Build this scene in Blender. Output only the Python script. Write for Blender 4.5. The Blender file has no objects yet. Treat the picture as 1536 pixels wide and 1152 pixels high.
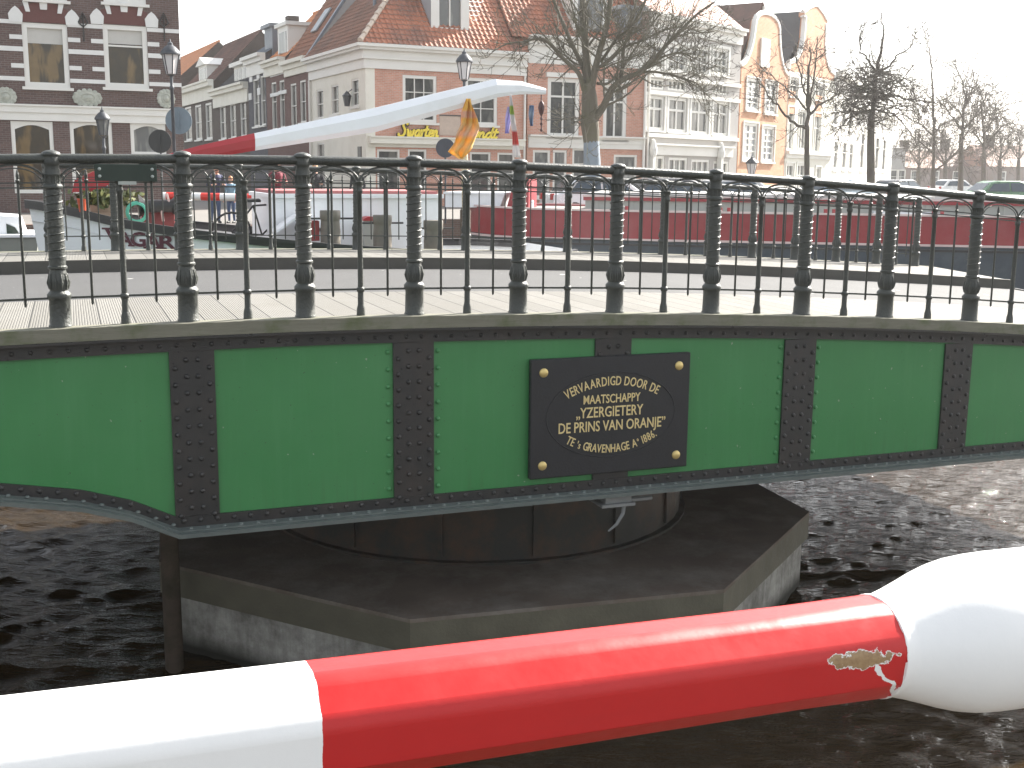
import bpy, math, random
from mathutils import Vector, Matrix
V = Vector
R = math.radians
S = bpy.context.scene
COL = S.collection
random.seed(7)

# ------------------------------------------------------------------ camera
FPX = 1750.0
PITCH = R(10.2)
ROLL = 0.010
CAM = V((0, 0, 4.3))
fw = V((0, math.cos(PITCH), -math.sin(PITCH)))
up0 = V((0, math.sin(PITCH), math.cos(PITCH)))
rt0 = V((1, 0, 0))
rt = rt0 * math.cos(ROLL) + up0 * math.sin(ROLL)
up = up0 * math.cos(ROLL) - rt0 * math.sin(ROLL)
cam_data = bpy.data.cameras.new('camera')
cam_data.sensor_width = 36
cam_data.lens = 36 * FPX / 1536
cam_data.clip_end = 3000
cam_data.clip_start = 0.05
cam = bpy.data.objects.new('camera', cam_data)
COL.objects.link(cam)
cm = Matrix((rt, up, -fw)).transposed().to_4x4()
cm.translation = CAM
cam.matrix_world = cm
S.camera = cam

# ------------------------------------------------------------------ light
SUN_AZ, SUN_EL = 46, 35
sv = V((math.sin(R(SUN_AZ)) * math.cos(R(SUN_EL)), math.cos(R(SUN_AZ)) * math.cos(R(SUN_EL)), math.sin(R(SUN_EL))))
sl = bpy.data.lights.new('sun', 'SUN')
sl.energy = 5.0
sl.angle = R(0.6)
sl.color = (1, 0.95, 0.87)
so = bpy.data.objects.new('sun', sl)
so.rotation_euler = sv.to_track_quat('Z', 'Y').to_euler()
so.location = (30, 30, 40)
COL.objects.link(so)
w = bpy.data.worlds.new('World')
S.world = w
w.use_nodes = True
nt = w.node_tree
nt.nodes.clear()
sky = nt.nodes.new('ShaderNodeTexSky')
sky.sky_type = 'NISHITA'
sky.sun_disc = False
sky.sun_elevation = R(SUN_EL)
sky.sun_rotation = R(SUN_AZ)
sky.dust_density = 2
sky.air_density = 1.2
hs = nt.nodes.new('ShaderNodeHueSaturation')
hs.inputs['Saturation'].default_value = 0.3
bg = nt.nodes.new('ShaderNodeBackground')
bg.inputs['Strength'].default_value = 0.095
wo = nt.nodes.new('ShaderNodeOutputWorld')
nt.links.new(sky.outputs[0], hs.inputs['Color'])
nt.links.new(hs.outputs[0], bg.inputs['Color'])
nt.links.new(bg.outputs[0], wo.inputs['Surface'])
S.view_settings.view_transform = 'Standard'
S.view_settings.look = 'None'
S.view_settings.gamma = 1
S.view_settings.exposure = 1.85
S.render.engine = 'CYCLES'
S.cycles.max_bounces = 6

# ------------------------------------------------------------------ helpers
def ray(x, y):
    return fw + rt * ((x - 768) / FPX) - up * ((y - 576) / FPX)
def aty(x, y, Y):
    d = ray(x, y)
    return CAM + d * (Y / d.y)
def atz(x, y, z):
    d = ray(x, y)
    return CAM + d * ((z - CAM.z) / d.z)
def onplane(x, y, P0, ang):
    """hit of a view ray with a vertical plane: (distance along the plane, height)"""
    d = ray(x, y)
    n = V((-math.sin(ang), math.cos(ang), 0))
    p = CAM + d * (((V((P0[0], P0[1], 0)) - CAM).dot(n)) / d.dot(n))
    q = p - V((P0[0], P0[1], 0))
    return q.x * math.cos(ang) + q.y * math.sin(ang), p.z

def tag(o, label=None, cat=None, group=None, kind=None):
    if label: o['label'] = label
    if cat: o['category'] = cat
    if group: o['group'] = group
    if kind: o['kind'] = kind
    return o
def thing(name, label, cat, loc=(0, 0, 0), rz=0, group=None):
    o = bpy.data.objects.new(name, None)
    COL.objects.link(o)
    o.empty_display_size = 0.3
    o.location = loc
    o.rotation_euler = (0, 0, rz)
    return tag(o, label, cat, group)
def dup(o, parent=None, loc=None, rz=None):
    c = o.copy()
    COL.objects.link(c)
    if parent is not None: c.parent = parent
    if loc is not None: c.location = loc
    if rz is not None: c.rotation_euler = (0, 0, rz)
    return c
def dup_tree(o, parent=None, loc=None, rz=None):
    c = dup(o, parent, loc, rz)
    for ch in list(o.children):
        dup_tree(ch, c)
    return c

class MB:
    def __init__(s):
        s.v = []; s.f = []; s.m = []; s.mi = 0
    def add(s, vs, fs):
        n = len(s.v)
        s.v += [tuple(p) for p in vs]
        s.f += [tuple(i + n for i in f) for f in fs]
        s.m += [s.mi] * len(fs)
        return s
    def box(s, x0, x1, y0, y1, z0, z1, M=None):
        vs = [V((x, y, z)) for z in (z0, z1) for y in (y0, y1) for x in (x0, x1)]
        if M is not None: vs = [M @ p for p in vs]
        return s.add(vs, [(0, 2, 3, 1), (4, 5, 7, 6), (0, 1, 5, 4), (2, 6, 7, 3), (0, 4, 6, 2), (1, 3, 7, 5)])
    def bbox(s, x0, x1, y0, y1, z0, z1, b=0.01, M=None):
        """box with chamfered vertical and top edges"""
        o = []
        for z, i in ((z0, 0), (z1 - b, 0), (z1, b)):
            for x, y in ((x0 + b + i, y0 + i), (x1 - b - i, y0 + i), (x1 - i, y0 + b + i), (x1 - i, y1 - b - i), (x1 - b - i, y1 - i), (x0 + b + i, y1 - i), (x0 + i, y1 - b - i), (x0 + i, y0 + b + i)):
                o.append(V((x, y, z)))
        if M is not None: o = [M @ p for p in o]
        fs = []
        for k in (0, 8):
            for i in range(8):
                j = (i + 1) % 8
                fs.append((k + i, k + j, k + 8 + j, k + 8 + i))
        fs.append(tuple(range(16, 24))); fs.append(tuple(range(7, -1, -1)))
        return s.add(o, fs)
    def quad(s, a, b, c, d):
        return s.add([a, b, c, d], [(0, 1, 2, 3)])
    def poly(s, pts):
        return s.add(pts, [tuple(range(len(pts)))])
    def prism(s, pts, off):
        """closed polygon pts (3d) extruded by vector off"""
        n = len(pts); off = V(off)
        vs = [V(p) for p in pts] + [V(p) + off for p in pts]
        fs = [tuple(range(n - 1, -1, -1)), tuple(range(n, 2 * n))]
        for i in range(n):
            j = (i + 1) % n
            fs.append((i, j, n + j, n + i))
        return s.add(vs, fs)
    def tube(s, pts, r, n=8, cap=True, rot=0.0):
        pts = [V(p) for p in pts]
        if not isinstance(r, (list, tuple)): r = [r] * len(pts)
        vs = []; fs = []
        prev = None
        for i, p in enumerate(pts):
            d = (pts[min(i + 1, len(pts) - 1)] - pts[max(i - 1, 0)])
            if d.length < 1e-9: d = V((0, 0, 1))
            d.normalize()
            if prev is None:
                a = V((0, 0, 1)) if abs(d.z) < 0.9 else V((1, 0, 0))
                x = (a - d * a.dot(d)).normalized()
            else:
                x = (prev - d * prev.dot(d))
                x = x.normalized() if x.length > 1e-6 else d.orthogonal().normalized()
            prev = x
            y = d.cross(x)
            for k in range(n):
                t = 2 * math.pi * k / n + rot
                vs.append(p + (x * math.cos(t) + y * math.sin(t)) * r[i])
        for i in range(len(pts) - 1):
            for k in range(n):
                l = (k + 1) % n
                fs.append((i * n + k, i * n + l, (i + 1) * n + l, (i + 1) * n + k))
        if cap:
            fs.append(tuple(range(n - 1, -1, -1)))
            e = (len(pts) - 1) * n
            fs.append(tuple(range(e, e + n)))
        return s.add(vs, fs)
    def lathe(s, prof, n=16, M=None):
        vs = []; fs = []
        for r, z in prof:
            for k in range(n):
                t = 2 * math.pi * k / n
                p = V((r * math.cos(t), r * math.sin(t), z))
                vs.append(M @ p if M is not None else p)
        for i in range(len(prof) - 1):
            for k in range(n):
                l = (k + 1) % n
                fs.append((i * n + k, i * n + l, (i + 1) * n + l, (i + 1) * n + k))
        fs.append(tuple(range(n - 1, -1, -1)))
        e = (len(prof) - 1) * n
        fs.append(tuple(range(e, e + n)))
        return s.add(vs, fs)
    def dome(s, c, r, ax, h=0.8, n=8):
        """rivet head: c centre, ax outward axis"""
        c = V(c); ax = V(ax).normalized()
        x = ax.orthogonal().normalized(); y = ax.cross(x)
        vs = []
        for rr, hh in ((1, 0), (0.93, 0.45), (0.62, 0.84)):
            for k in range(n):
                t = 2 * math.pi * k / n
                vs.append(c + (x * math.cos(t) + y * math.sin(t)) * (r * rr) + ax * (r * h * hh))
        vs.append(c + ax * (r * h))
        fs = []
        for k in range(n):
            l = (k + 1) % n
            fs.append((k, l, n + l, n + k)); fs.append((n + k, n + l, 2 * n + l, 2 * n + k)); fs.append((2 * n + k, 2 * n + l, 3 * n))
        return s.add(vs, fs)
    def mesh(s, name, mats, smooth=False):
        me = bpy.data.meshes.new(name)
        me.from_pydata(s.v, [], s.f)
        for m in (mats if isinstance(mats, (list, tuple)) else [mats]):
            me.materials.append(m)
        if any(s.m): me.polygons.foreach_set('material_index', s.m)
        if smooth:
            me.polygons.foreach_set('use_smooth', [True] * len(me.polygons))
            if smooth != 'all': me.set_sharp_from_angle(angle=R(40))
        me.update()
        return me
    def build(s, name, mats, parent=None, smooth=False, loc=None, world=False):
        if world and parent is not None:
            iv = (Matrix.Translation(parent.location) @ parent.rotation_euler.to_matrix().to_4x4()).inverted()
            s.v = [tuple(iv @ V(p)) for p in s.v]
        o = bpy.data.objects.new(name, s.mesh(name, mats, smooth))
        COL.objects.link(o)
        if parent is not None: o.parent = parent
        if loc is not None: o.location = loc
        return o

# ------------------------------------------------------------------ materials
class NT:
    def __init__(s, name):
        s.m = bpy.data.materials.new(name)
        s.m.use_nodes = True
        s.t = s.m.node_tree
        s.b = s.t.nodes['Principled BSDF']
        s.co = s.t.nodes.new('ShaderNodeTexCoord').outputs['Object']
    def n(s, typ, **kw):
        o = s.t.nodes.new('ShaderNode' + typ)
        for k, v in kw.items():
            if k.startswith('_'): setattr(o, k[1:], v)
            else: s.inp(o, k.replace('__', ' '), v)
        return o
    def inp(s, o, k, v):
        i = o.inputs[int(k[1:])] if (k[0] == 'i' and k[1:].isdigit()) else o.inputs[k]
        if isinstance(v, bpy.types.NodeSocket): s.t.links.new(v, i)
        else: i.default_value = v
    def noise(s, scale, detail=4, rough=0.6, vec=None, dist=0.0):
        return s.n('TexNoise', Vector=vec or s.co, Scale=scale, Detail=detail, Roughness=rough, Distortion=dist).outputs['Fac']
    def ramp(s, fac, stops):
        o = s.n('ValToRGB', Fac=fac)
        e = o.color_ramp.elements
        while len(e) < len(stops): e.new(0.5)
        for i, (p, c) in enumerate(stops):
            e[i].position = p
            e[i].color = (c[0], c[1], c[2], 1) if isinstance(c, (tuple, list)) else (c, c, c, 1)
        return o.outputs[0]
    def math(s, op, a, b=0.0, c=False):
        o = s.n('Math', _operation=op, _use_clamp=c, i0=a, i1=b)
        return o.outputs[0]
    def mix(s, f, a, b, mode='MIX'):
        o = s.n('Mix', _data_type='RGBA', _blend_type=mode, i0=f)
        for k, v in ((6, a), (7, b)):
            s.inp(o, 'i%d' % k, v if isinstance(v, bpy.types.NodeSocket) else (v[0], v[1], v[2], 1))
        return o.outputs[2]
    def map(s, sc=(1, 1, 1), rot=(0, 0, 0), loc=(0, 0, 0), vec=None):
        return s.n('Mapping', Vector=vec or s.co, Scale=sc, Rotation=rot, Location=loc).outputs[0]
    def xyz(s, vec=None):
        return s.n('SeparateXYZ', Vector=vec or s.co).outputs
    def bump(s, h, st=0.3, d=0.02, nrm=None):
        o = s.n('Bump', Height=h, Strength=st, Distance=d)
        if nrm: s.inp(o, 'Normal', nrm)
        s.inp(s.b, 'Normal', o.outputs[0])
        return o.outputs[0]
    def set(s, **kw):
        for k, v in kw.items():
            k = k.replace('__', ' ')
            if k == 'Base Color' and isinstance(v, tuple) and len(v) == 3: v = v + (1,)
            s.inp(s.b, k, v)
        return s
def sc(c, k):
    return tuple(max(0, min(1, x * k)) for x in c)
MATS = {}
def mat(name, col, rough=0.6, metal=0.0, var=0.18, scale=6, bump=0.0, bscale=60, spec=0.5, dirt=None, dscale=3, damt=0.5):
    if name in MATS: return MATS[name]
    n = NT(name)
    f = n.noise(scale)
    c = n.mix(f, sc(col, 1 - var), sc(col, 1 + var))
    if dirt:
        df = n.ramp(n.noise(dscale, 8, 0.7), [(0.45, 0), (0.75, damt)])
        c = n.mix(df, c, dirt)
    n.set(Base__Color=c, Roughness=n.ramp(n.noise(scale * 2), [(0.3, max(0, rough - 0.1)), (0.7, min(1, rough + 0.1))]), Metallic=metal)
    n.set(Specular__IOR__Level=spec)
    if bump: n.bump(n.noise(bscale, 6), bump, 0.01)
    MATS[name] = n.m
    return n.m
# ------------------------------------------------------------------ materials for the foreground
iron = mat('dark_iron_paint', (0.039, 0.043, 0.039), 0.42, 0, 0.4, 14, 0.6, 60, 0.5, dirt=(0.07, 0.075, 0.05), dscale=9, damt=0.35)
iron_flat = mat('black_riveted_iron', (0.026, 0.026, 0.026), 0.36, 0, 0.3, 10, 0.4, 120, 0.5, dirt=(0.06, 0.04, 0.03), dscale=5, damt=0.4)
flange_m = mat('weathered_flange_paint', (0.10, 0.12, 0.115), 0.45, 0, 0.3, 8, 0.3, 70, 0.5, dirt=(0.16, 0.17, 0.15), dscale=6, damt=0.5)
under_m = mat('dark_bridge_underside', (0.02, 0.02, 0.018), 0.8)
brass = mat('brass', (0.62, 0.48, 0.2), 0.42, 0.6, 0.12, 30)
gold = mat('gilt_letter_paint', (0.66, 0.53, 0.26), 0.5, 0.0, 0.1, 30)
drum_m = mat('grey_painted_steel', (0.036, 0.036, 0.032), 0.5, 0, 0.3, 3, 0.2, 40, 0.5, dirt=(0.14, 0.07, 0.035), dscale=2.2, damt=0.6)

n = NT('green_girder_paint')
x, y, z = n.xyz()
st = n.noise(1.0, 6, 0.65, vec=n.map((14, 1, 0.9)))
c = n.mix(n.noise(2.2, 5), (0.035, 0.170, 0.054), (0.045, 0.212, 0.070))
c = n.mix(n.ramp(st, [(0.5, 0), (0.8, 0.35)]), c, (0.075, 0.25, 0.10))
sp = n.ramp(n.noise(55, 2, 0.4), [(0.74, 0), (0.77, 0.8)])
c = n.mix(sp, c, (0.03, 0.05, 0.03))
c = n.mix(n.ramp(n.noise(0.7, 5, 0.6), [(0.35, 0.0), (0.75, 0.4)]), c, (0.085, 0.25, 0.105))
c = n.mix(n.ramp(n.noise(23, 2, 0.4), [(0.77, 0), (0.785, 0.8)]), c, (0.3, 0.34, 0.28))
drip = n.math('MULTIPLY', n.ramp(n.noise(1.0, 4, 0.6, vec=n.map((22, 1, 0.5))), [(0.52, 0), (0.72, 0.55)]), n.ramp(n.math('SUBTRACT', z, 1.8), [(0.1, 1), (0.42, 0)]))
c = n.mix(drip, c, (0.05, 0.075, 0.04))
n.set(Base__Color=c, Roughness=n.ramp(n.noise(5), [(0.3, 0.3), (0.7, 0.45)]))
n.bump(n.noise(130, 3), 0.12, 0.004)
green_m = n.m

n = NT('weathered_deck_edge_board')
c = n.mix(n.noise(1, 6, 0.7, vec=n.map((3, 30, 30))), (0.10, 0.10, 0.072), (0.23, 0.22, 0.175))
c = n.mix(n.ramp(n.noise(5, 6), [(0.5, 0), (0.7, 0.8)]), c, (0.085, 0.105, 0.045))
n.set(Base__Color=c, Roughness=0.85)
n.bump(n.noise(1, 6, 0.7, vec=n.map((8, 80, 80))), 0.5, 0.01)
edge_m = n.m

n = NT('pale_grooved_walkway_planks')
x, y, z = n.xyz()
pl = n.math('FRACT', n.math('MULTIPLY', x, 1 / 0.22))
seam = n.ramp(pl, [(0.0, 0.0), (0.035, 1.0), (0.965, 1.0), (1.0, 0.0)])
gr = n.math('FRACT', n.math('MULTIPLY', x, 1 / 0.0169))
groove = n.ramp(gr, [(0.0, 0.35), (0.22, 1.0), (0.78, 1.0), (1.0, 0.35)])
pid = n.n('TexWhiteNoise', _noise_dimensions='1D', W=n.math('FLOOR', n.math('MULTIPLY', x, 1 / 0.22))).outputs[0]
c = n.mix(pid, (0.125, 0.120, 0.108), (0.165, 0.159, 0.145))
c = n.mix(n.ramp(n.noise(3, 7, 0.7), [(0.42, 0), (0.72, 0.55)]), c, (0.12, 0.112, 0.092))
c = n.mix(groove, sc((0.2, 0.195, 0.18), 0.78), c)
c = n.mix(seam, (0.02, 0.02, 0.018), c)
n.set(Base__Color=c, Roughness=0.8)
n.bump(n.math('MULTIPLY', seam, groove), 0.6, 0.012)
plank_m = n.m

n = NT('worn_asphalt')
c = n.mix(n.noise(0.9, 6), (0.040, 0.040, 0.041), (0.060, 0.060, 0.061))
c = n.mix(n.ramp(n.noise(160, 2, 0.5), [(0.55, 0), (0.7, 0.6)]), c, (0.13, 0.13, 0.13))
cr = n.n('TexVoronoi', _feature='DISTANCE_TO_EDGE', Vector=n.map((0.35, 0.5, 1)), Scale=1.0).outputs[0]
c = n.mix(n.ramp(cr, [(0.0, 0.8), (0.012, 0.0)]), c, (0.05, 0.05, 0.05))
c = n.mix(n.ramp(n.noise(7, 2, 0.4), [(0.75, 0), (0.77, 0.9)]), c, (0.42, 0.42, 0.4))
n.set(Base__Color=c, Roughness=0.85)
n.bump(n.noise(150, 3), 0.5, 0.006)
asphalt_m = n.m

n = NT('stained_pier_concrete')
x, y, z = n.xyz()
col_ = n.noise(1, 5, 0.7, vec=n.map((5.5, 5.5, 0.35)))
c = n.mix(col_, (0.14, 0.13, 0.11), (0.80, 0.79, 0.74))
c = n.mix(n.ramp(n.noise(2.2, 7, 0.7), [(0.35, 0.75), (0.65, 0)]), c, (0.06, 0.055, 0.042))
wet = n.ramp(z, [(0.05, 1.0), (0.22, 0.0)])
c = n.mix(wet, c, (0.02, 0.02, 0.014))
n.set(Base__Color=c, Roughness=0.8)
n.bump(n.noise(14, 8, 0.7), 0.5, 0.02)
conc_m = n.m
pier_top_m = mat('mossy_dark_pier_cap', (0.165, 0.135, 0.112), 0.9, 0, 0.45, 2.2, 0.6, 25, 0.15, dirt=(0.34, 0.33, 0.30), dscale=1.3, damt=0.6)
pier_band_m = mat('dark_wet_timber_band', (0.12, 0.112, 0.08), 0.65, 0, 0.4, 4, 0.5, 30)

n = NT('dark_brown_canal_water')
x2 = n.noise(1, 4, 0.6, vec=n.map((3.2, 11, 1), (0, 0, 0.15)), dist=0.7)
x3 = n.noise(1, 3, 0.6, vec=n.map((9, 30, 1), (0, 0, 0.08)))
h = n.math('ADD', n.math('MULTIPLY', x2, 1.0), n.math('MULTIPLY', x3, 0.42))
n.set(Base__Color=(0.026, 0.0165, 0.0075), Roughness=0.015, IOR=1.33)
n.bump(h, 1.0, 0.03)
water_m = n.m

# ------------------------------------------------------------------ water and near quay
def wave_field(seed=3, N=44):
    rng = random.Random(seed); W_ = []
    for k in range(N):
        lam = 0.17 * (4.2 ** (k / (N - 1)))
        a = R(97) + rng.gauss(0, 0.45)
        kk = 2 * math.pi / lam
        W_.append((kk * math.cos(a), kk * math.sin(a), rng.uniform(0, 6.283), 0.0102 * lam * (1 if lam < 0.45 else 0.6)))
    return W_
WF = wave_field()
import numpy as np
X0, X1, Y0, Y1 = -9.0, 13.0, 0.6, 24.0
gx = np.linspace(X0, X1, 560); gy = np.concatenate([np.linspace(Y0, 4.0, 40), np.linspace(4.045, 17.0, 310), np.linspace(17.1, Y1, 60)])
GX, GY = np.meshgrid(gx, gy)
mod = 0.85 + 0.3 * np.sin(GX * 0.55 + 1.3 + 0.4 * np.sin(GY * 0.6)) * np.sin(GY * 0.47 + 0.7 * np.sin(GX * 0.33))
GZ_ = np.zeros_like(GX); DX = np.zeros_like(GX); DY = np.zeros_like(GX)
for kx, ky, ph, am in WF:
    q_ = kx * GX + ky * GY + ph
    kk = math.hypot(kx, ky)
    GZ_ += am * np.cos(q_); DX -= am * kx / kk * np.sin(q_) * 0.9; DY -= am * ky / kk * np.sin(q_) * 0.9
edge = np.clip(np.minimum(np.minimum(GX - X0, X1 - GX), np.minimum(GY - Y0, Y1 - GY)) / 0.8, 0, 1)
GZ_ = GZ_ * mod * edge; GX = GX + DX * mod * edge; GY = GY + DY * mod * edge
nx_, ny_ = len(gx), len(gy)
mb = MB()
mb.v = [tuple(p) for p in np.stack([GX, GY, GZ_], -1).reshape(-1, 3).tolist()]
mb.f = [(j * nx_ + i, j * nx_ + i + 1, (j + 1) * nx_ + i + 1, (j + 1) * nx_ + i) for j in range(ny_ - 1) for i in range(nx_ - 1)]
mb.m = [0] * len(mb.f)
n0 = len(mb.v)
mb.quad((-400, -30, 0), (400, -30, 0), (400, Y0, 0), (-400, Y0, 0)); mb.quad((-400, Y1, 0), (400, Y1, 0), (400, 900, 0), (-400, 900, 0))
mb.quad((-400, Y0, 0), (X0, Y0, 0), (X0, Y1, 0), (-400, Y1, 0)); mb.quad((X1, Y0, 0), (400, Y0, 0), (400, Y1, 0), (X1, Y1, 0))
tag(mb.build('canal_water', water_m, None, 'all'), kind='structure')

# ------------------------------------------------------------------ swing bridge
BA = R(20.655)
BO = V((0, 8.532, 0))
BW = 7.68
def zn(s): return 3.315 - 0.0062 * (s + 1.8) ** 2 if s < 7 else 3.315 - 0.0062 * 77.44 - 0.09 * (s - 7)
def zf(s): return 3.295 - 0.0027 * (s + 2.4) ** 2
def zd(s, t):
    k = min(1, max(0, t / BW))
    return zn(s) * (1 - k) + zf(s) * k
S0, S1 = -9.5, 10.35
def pl(px, py, t=0.0):
    P = BO + V((-math.sin(BA), math.cos(BA), 0)) * t
    return onplane(px, py, P, BA)
bridge = thing('swing_bridge', 'green riveted iron swing bridge turned open on its round pier across the canal', 'bridge', BO, BA)

def strip(mb, t0, t1, dz, s0=S0, s1=S1, ns=40, thick=0.0, dz1=None):
    """a sheet that follows the cambered deck"""
    dz1 = dz if dz1 is None else dz1
    for i in range(ns):
        a = s0 + (s1 - s0) * i / ns; b = s0 + (s1 - s0) * (i + 1) / ns
        q = [(a, t0, zd(a, t0) + dz), (b, t0, zd(b, t0) + dz), (b, t1, zd(b, t1) + dz1), (a, t1, zd(a, t1) + dz1)]
        if thick:
            mb.prism(q[::-1], (0, 0, -thick))
        else:
            mb.quad(*q)
mb = MB(); strip(mb, 0.0, 1.70, 0.0, thick=0.12); mb.build('near_walkway', plank_m, bridge)
mb = MB(); strip(mb, 5.95, BW, 0.0, thick=0.10); mb.build('far_walkway', plank_m, bridge)
mb = MB(); strip(mb, 1.70, 5.95, -0.125, thick=0.18); mb.build('roadway', asphalt_m, bridge)
mb = MB(); strip(mb, 5.90, 5.95, 0.012, thick=0.15); mb.build('kerb', mat('dark_kerb_edge', (0.07, 0.066, 0.058), 0.8, bump=0.4), bridge)
mb = MB(); strip(mb, 1.70, 1.74, -0.01, thick=0.11); mb.build('kerb', MATS['dark_kerb_edge'], bridge)
for t0, t1 in ((-0.14, 0.0), (BW, BW + 0.14)):
    mb = MB(); strip(mb, t0, t1, 0.004, ns=60, thick=0.085); mb.build('deck_edge_board', edge_m, bridge)
# girder outline (from its kink at the pier the lower edge runs level, to the left it curves up)
KS = pl(266, 792)[0]
ZB = 1.87
haunch = [pl(-260, 736), pl(-120, 740), pl(0, 748), pl(120, 757), pl(200, 773), pl(240, 788)]
def zb(s):
    if s >= KS: return ZB
    pts = [(S0, haunch[0][1] + 0.05)] + haunch + [(KS, ZB)]
    for (a, za), (b, zb_) in zip(pts, pts[1:]):
        if a <= s <= b:
            k = (s - a) / max(1e-6, b - a)
            return za + (zb_ - za) * k
    return pts[0][1]
knots = sorted(set([S0 + (S1 - S0) * i / 66 for i in range(67)] + [KS - 0.1 * i for i in range(0, 16)]))
def girder(t, sgn, full=True):
    """web, top angle, bottom flange of one main girder; sgn is the outward direction"""
    web = MB(); top = MB(); bot = MB(); fl = MB()
    for a, b in zip(knots, knots[1:]):
        web.prism([(a, t, zb(a) + 0.02), (b, t, zb(b) + 0.02), (b, t, zd(b, t) - 0.10), (a, t, zd(a, t) - 0.10)], (0, -sgn * 0.012, 0))
        for (o0, o1, d0, d1) in ((0.003, 0.03, -0.19, -0.082),):
            top.prism([(a, t + sgn * o0, zd(a, t) + d0), (b, t + sgn * o0, zd(b, t) + d0), (b, t + sgn * o0, zd(b, t) + d1), (a, t + sgn * o0, zd(a, t) + d1)], (0, sgn * (o1 - o0), 0))
        top.prism([(a, t + sgn * 0.031, zd(a, t) - 0.1), (b, t + sgn * 0.031, zd(b, t) - 0.1), (b, t + sgn * 0.031, zd(b, t) - 0.083), (a, t + sgn * 0.031, zd(a, t) - 0.083)], (0, sgn * 0.075, 0))
        bot.prism([(a, t + sgn * 0.003, zb(a) + 0.03), (b, t + sgn * 0.003, zb(b) + 0.03), (b, t + sgn * 0.003, zb(b) + 0.115), (a, t + sgn * 0.003, zb(a) + 0.115)], (0, sgn * 0.018, 0))
        fl.prism([(a, t - 0.15, zb(a)), (b, t - 0.15, zb(b)), (b, t - 0.15, zb(b) + 0.028), (a, t - 0.15, zb(a) + 0.028)], (0, 0.30, 0))
        fl.prism([(a, t + sgn * 0.022, zb(a) + 0.03), (b, t + sgn * 0.022, zb(b) + 0.03), (b, t + sgn * 0.022, zb(b) + 0.042), (a, t + sgn * 0.022, zb(a) + 0.042)], (0, sgn * 0.085, 0))
    s = S0 + 0.05
    while s < S1:
        if full and -4.2 < s < 6:
            bot.dome((s, t + sgn * 0.021, zb(s) + 0.086), 0.0185, (0, sgn, 0))
            fl.dome((s + 0.04, t + sgn * 0.07, zb(s) + 0.042), 0.017, (0, 0, 1))
            top.dome((s, t + sgn * 0.03, zd(s, t) - 0.15), 0.016, (0, sgn, 0))
        s += 0.112
    for (xa, xb, ya) in (((588, 648, 630), (1168, 1214, 610)) if full else ()):
        for s in (pl(xa, ya)[0] - 0.035, pl(xb, ya)[0] + 0.035):
            z = zd(s, t) - 0.26
            while z > zb(s) + 0.15:
                web.dome((s, t - 0.001, z), 0.0185, (0, sgn, 0)); z -= 0.125
    web.build('girder_web', green_m, bridge, True)
    top.build('top_flange_angle', iron_flat, bridge, True)
    bot.build('bottom_flange_angle', iron_flat, bridge, True)
    fl.build('bottom_flange', flange_m, bridge, True)
GT = -0.03
girder(GT, -1)
girder(BW + 0.03, 1, False)
def stiffener(s0, s1, t, sgn, outer, label=None):
    mb = MB()
    sm = (s0 + s1) / 2
    z0, z1 = zb(sm) + 0.117, zd(sm, t) - 0.192
    if sgn < 0: mb.box(s0, s1, t - 0.020, t - 0.003, z0, z1)
    else: mb.box(s0, s1, t + 0.003, t + 0.02, z0, z1)
    W = s1 - s0
    tf = t + sgn * 0.020
    z = z1 - 0.06; k = 0
    while z > z0 + 0.03 and sgn < 0:
        for u in (0.12, 0.88): mb.dome((s0 + W * u, tf, z - 0.055), 0.0185, (0, sgn, 0))
        for u in (0.37, 0.63): mb.dome((s0 + W * u, tf, z), 0.0185, (0, sgn, 0))
        z -= 0.113; k += 1
    mb.build('stiffener', iron_flat, bridge, True)
for (xa, xb, ya, outer) in ((257, 324, 640, 0), (588, 648, 630, 1), (887, 940, 620, 0), (1168, 1214, 610, 1), (1407, 1447, 600, 0)):
    stiffener(pl(xa, ya)[0], pl(xb, ya)[0], GT, -1, outer)
for s in (-5.2, -7.6, 6.1, 7.9, 9.6): stiffener(s - 0.13, s + 0.13, GT, -1, 0)
for i in range(12): stiffener(S0 + 0.5 + i * 1.7, S0 + 0.76 + i * 1.7, BW + 0.03, 1, 0)
# cross beams, deck plating under the road, end plates
for i in range(14):
    s = S0 + 0.2 + i * (S1 - S0 - 0.4) / 13
    mb = MB(); mb.box(s - 0.08, s + 0.08, 0.16, BW - 0.16, zb(s) + 0.12, min(zn(s), zf(s)) - 0.33)
    mb.build('cross_beam', under_m, bridge)
for s, nm in ((S0, 'end_plate'), (S1 - 0.03, 'end_plate')):
    mb = MB(); mb.prism([(s, 0, zb(s) + 0.2), (s, BW, zb(s) + 0.2), (s, BW, zf(s) - 0.1), (s, 0, zn(s) - 0.13)], (0.03, 0, 0))
    mb.build(nm, iron_flat, bridge)
# hook shaped bracket below the flange
mb = MB()
hs_, hz_ = pl(915, 757)
mb.box(hs_ - 0.10, hs_ + 0.12, GT - 0.10, GT + 0.1, ZB - 0.06, ZB - 0.002)
mb.box(hs_ - 0.14, hs_ + 0.14, GT - 0.13, GT + 0.12, ZB - 0.085, ZB - 0.062)
mb.tube([(hs_ + 0.06, GT - 0.1, ZB - 0.08), (hs_ + 0.05, GT - 0.1, ZB - 0.15), (hs_ + 0.0, GT - 0.1, ZB - 0.23), (hs_ - 0.07, GT - 0.1, ZB - 0.28)], [0.018, 0.016, 0.014, 0.008], 6)
mb.tube([(hs_ + 0.13, GT - 0.05, ZB - 0.06), (hs_ + 0.32, GT - 0.05, ZB - 0.06)], 0.02, 6)
mb.build('hook_bracket', mat('galvanised_bracket', (0.22, 0.23, 0.23), 0.45, 0.3), bridge)

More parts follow.
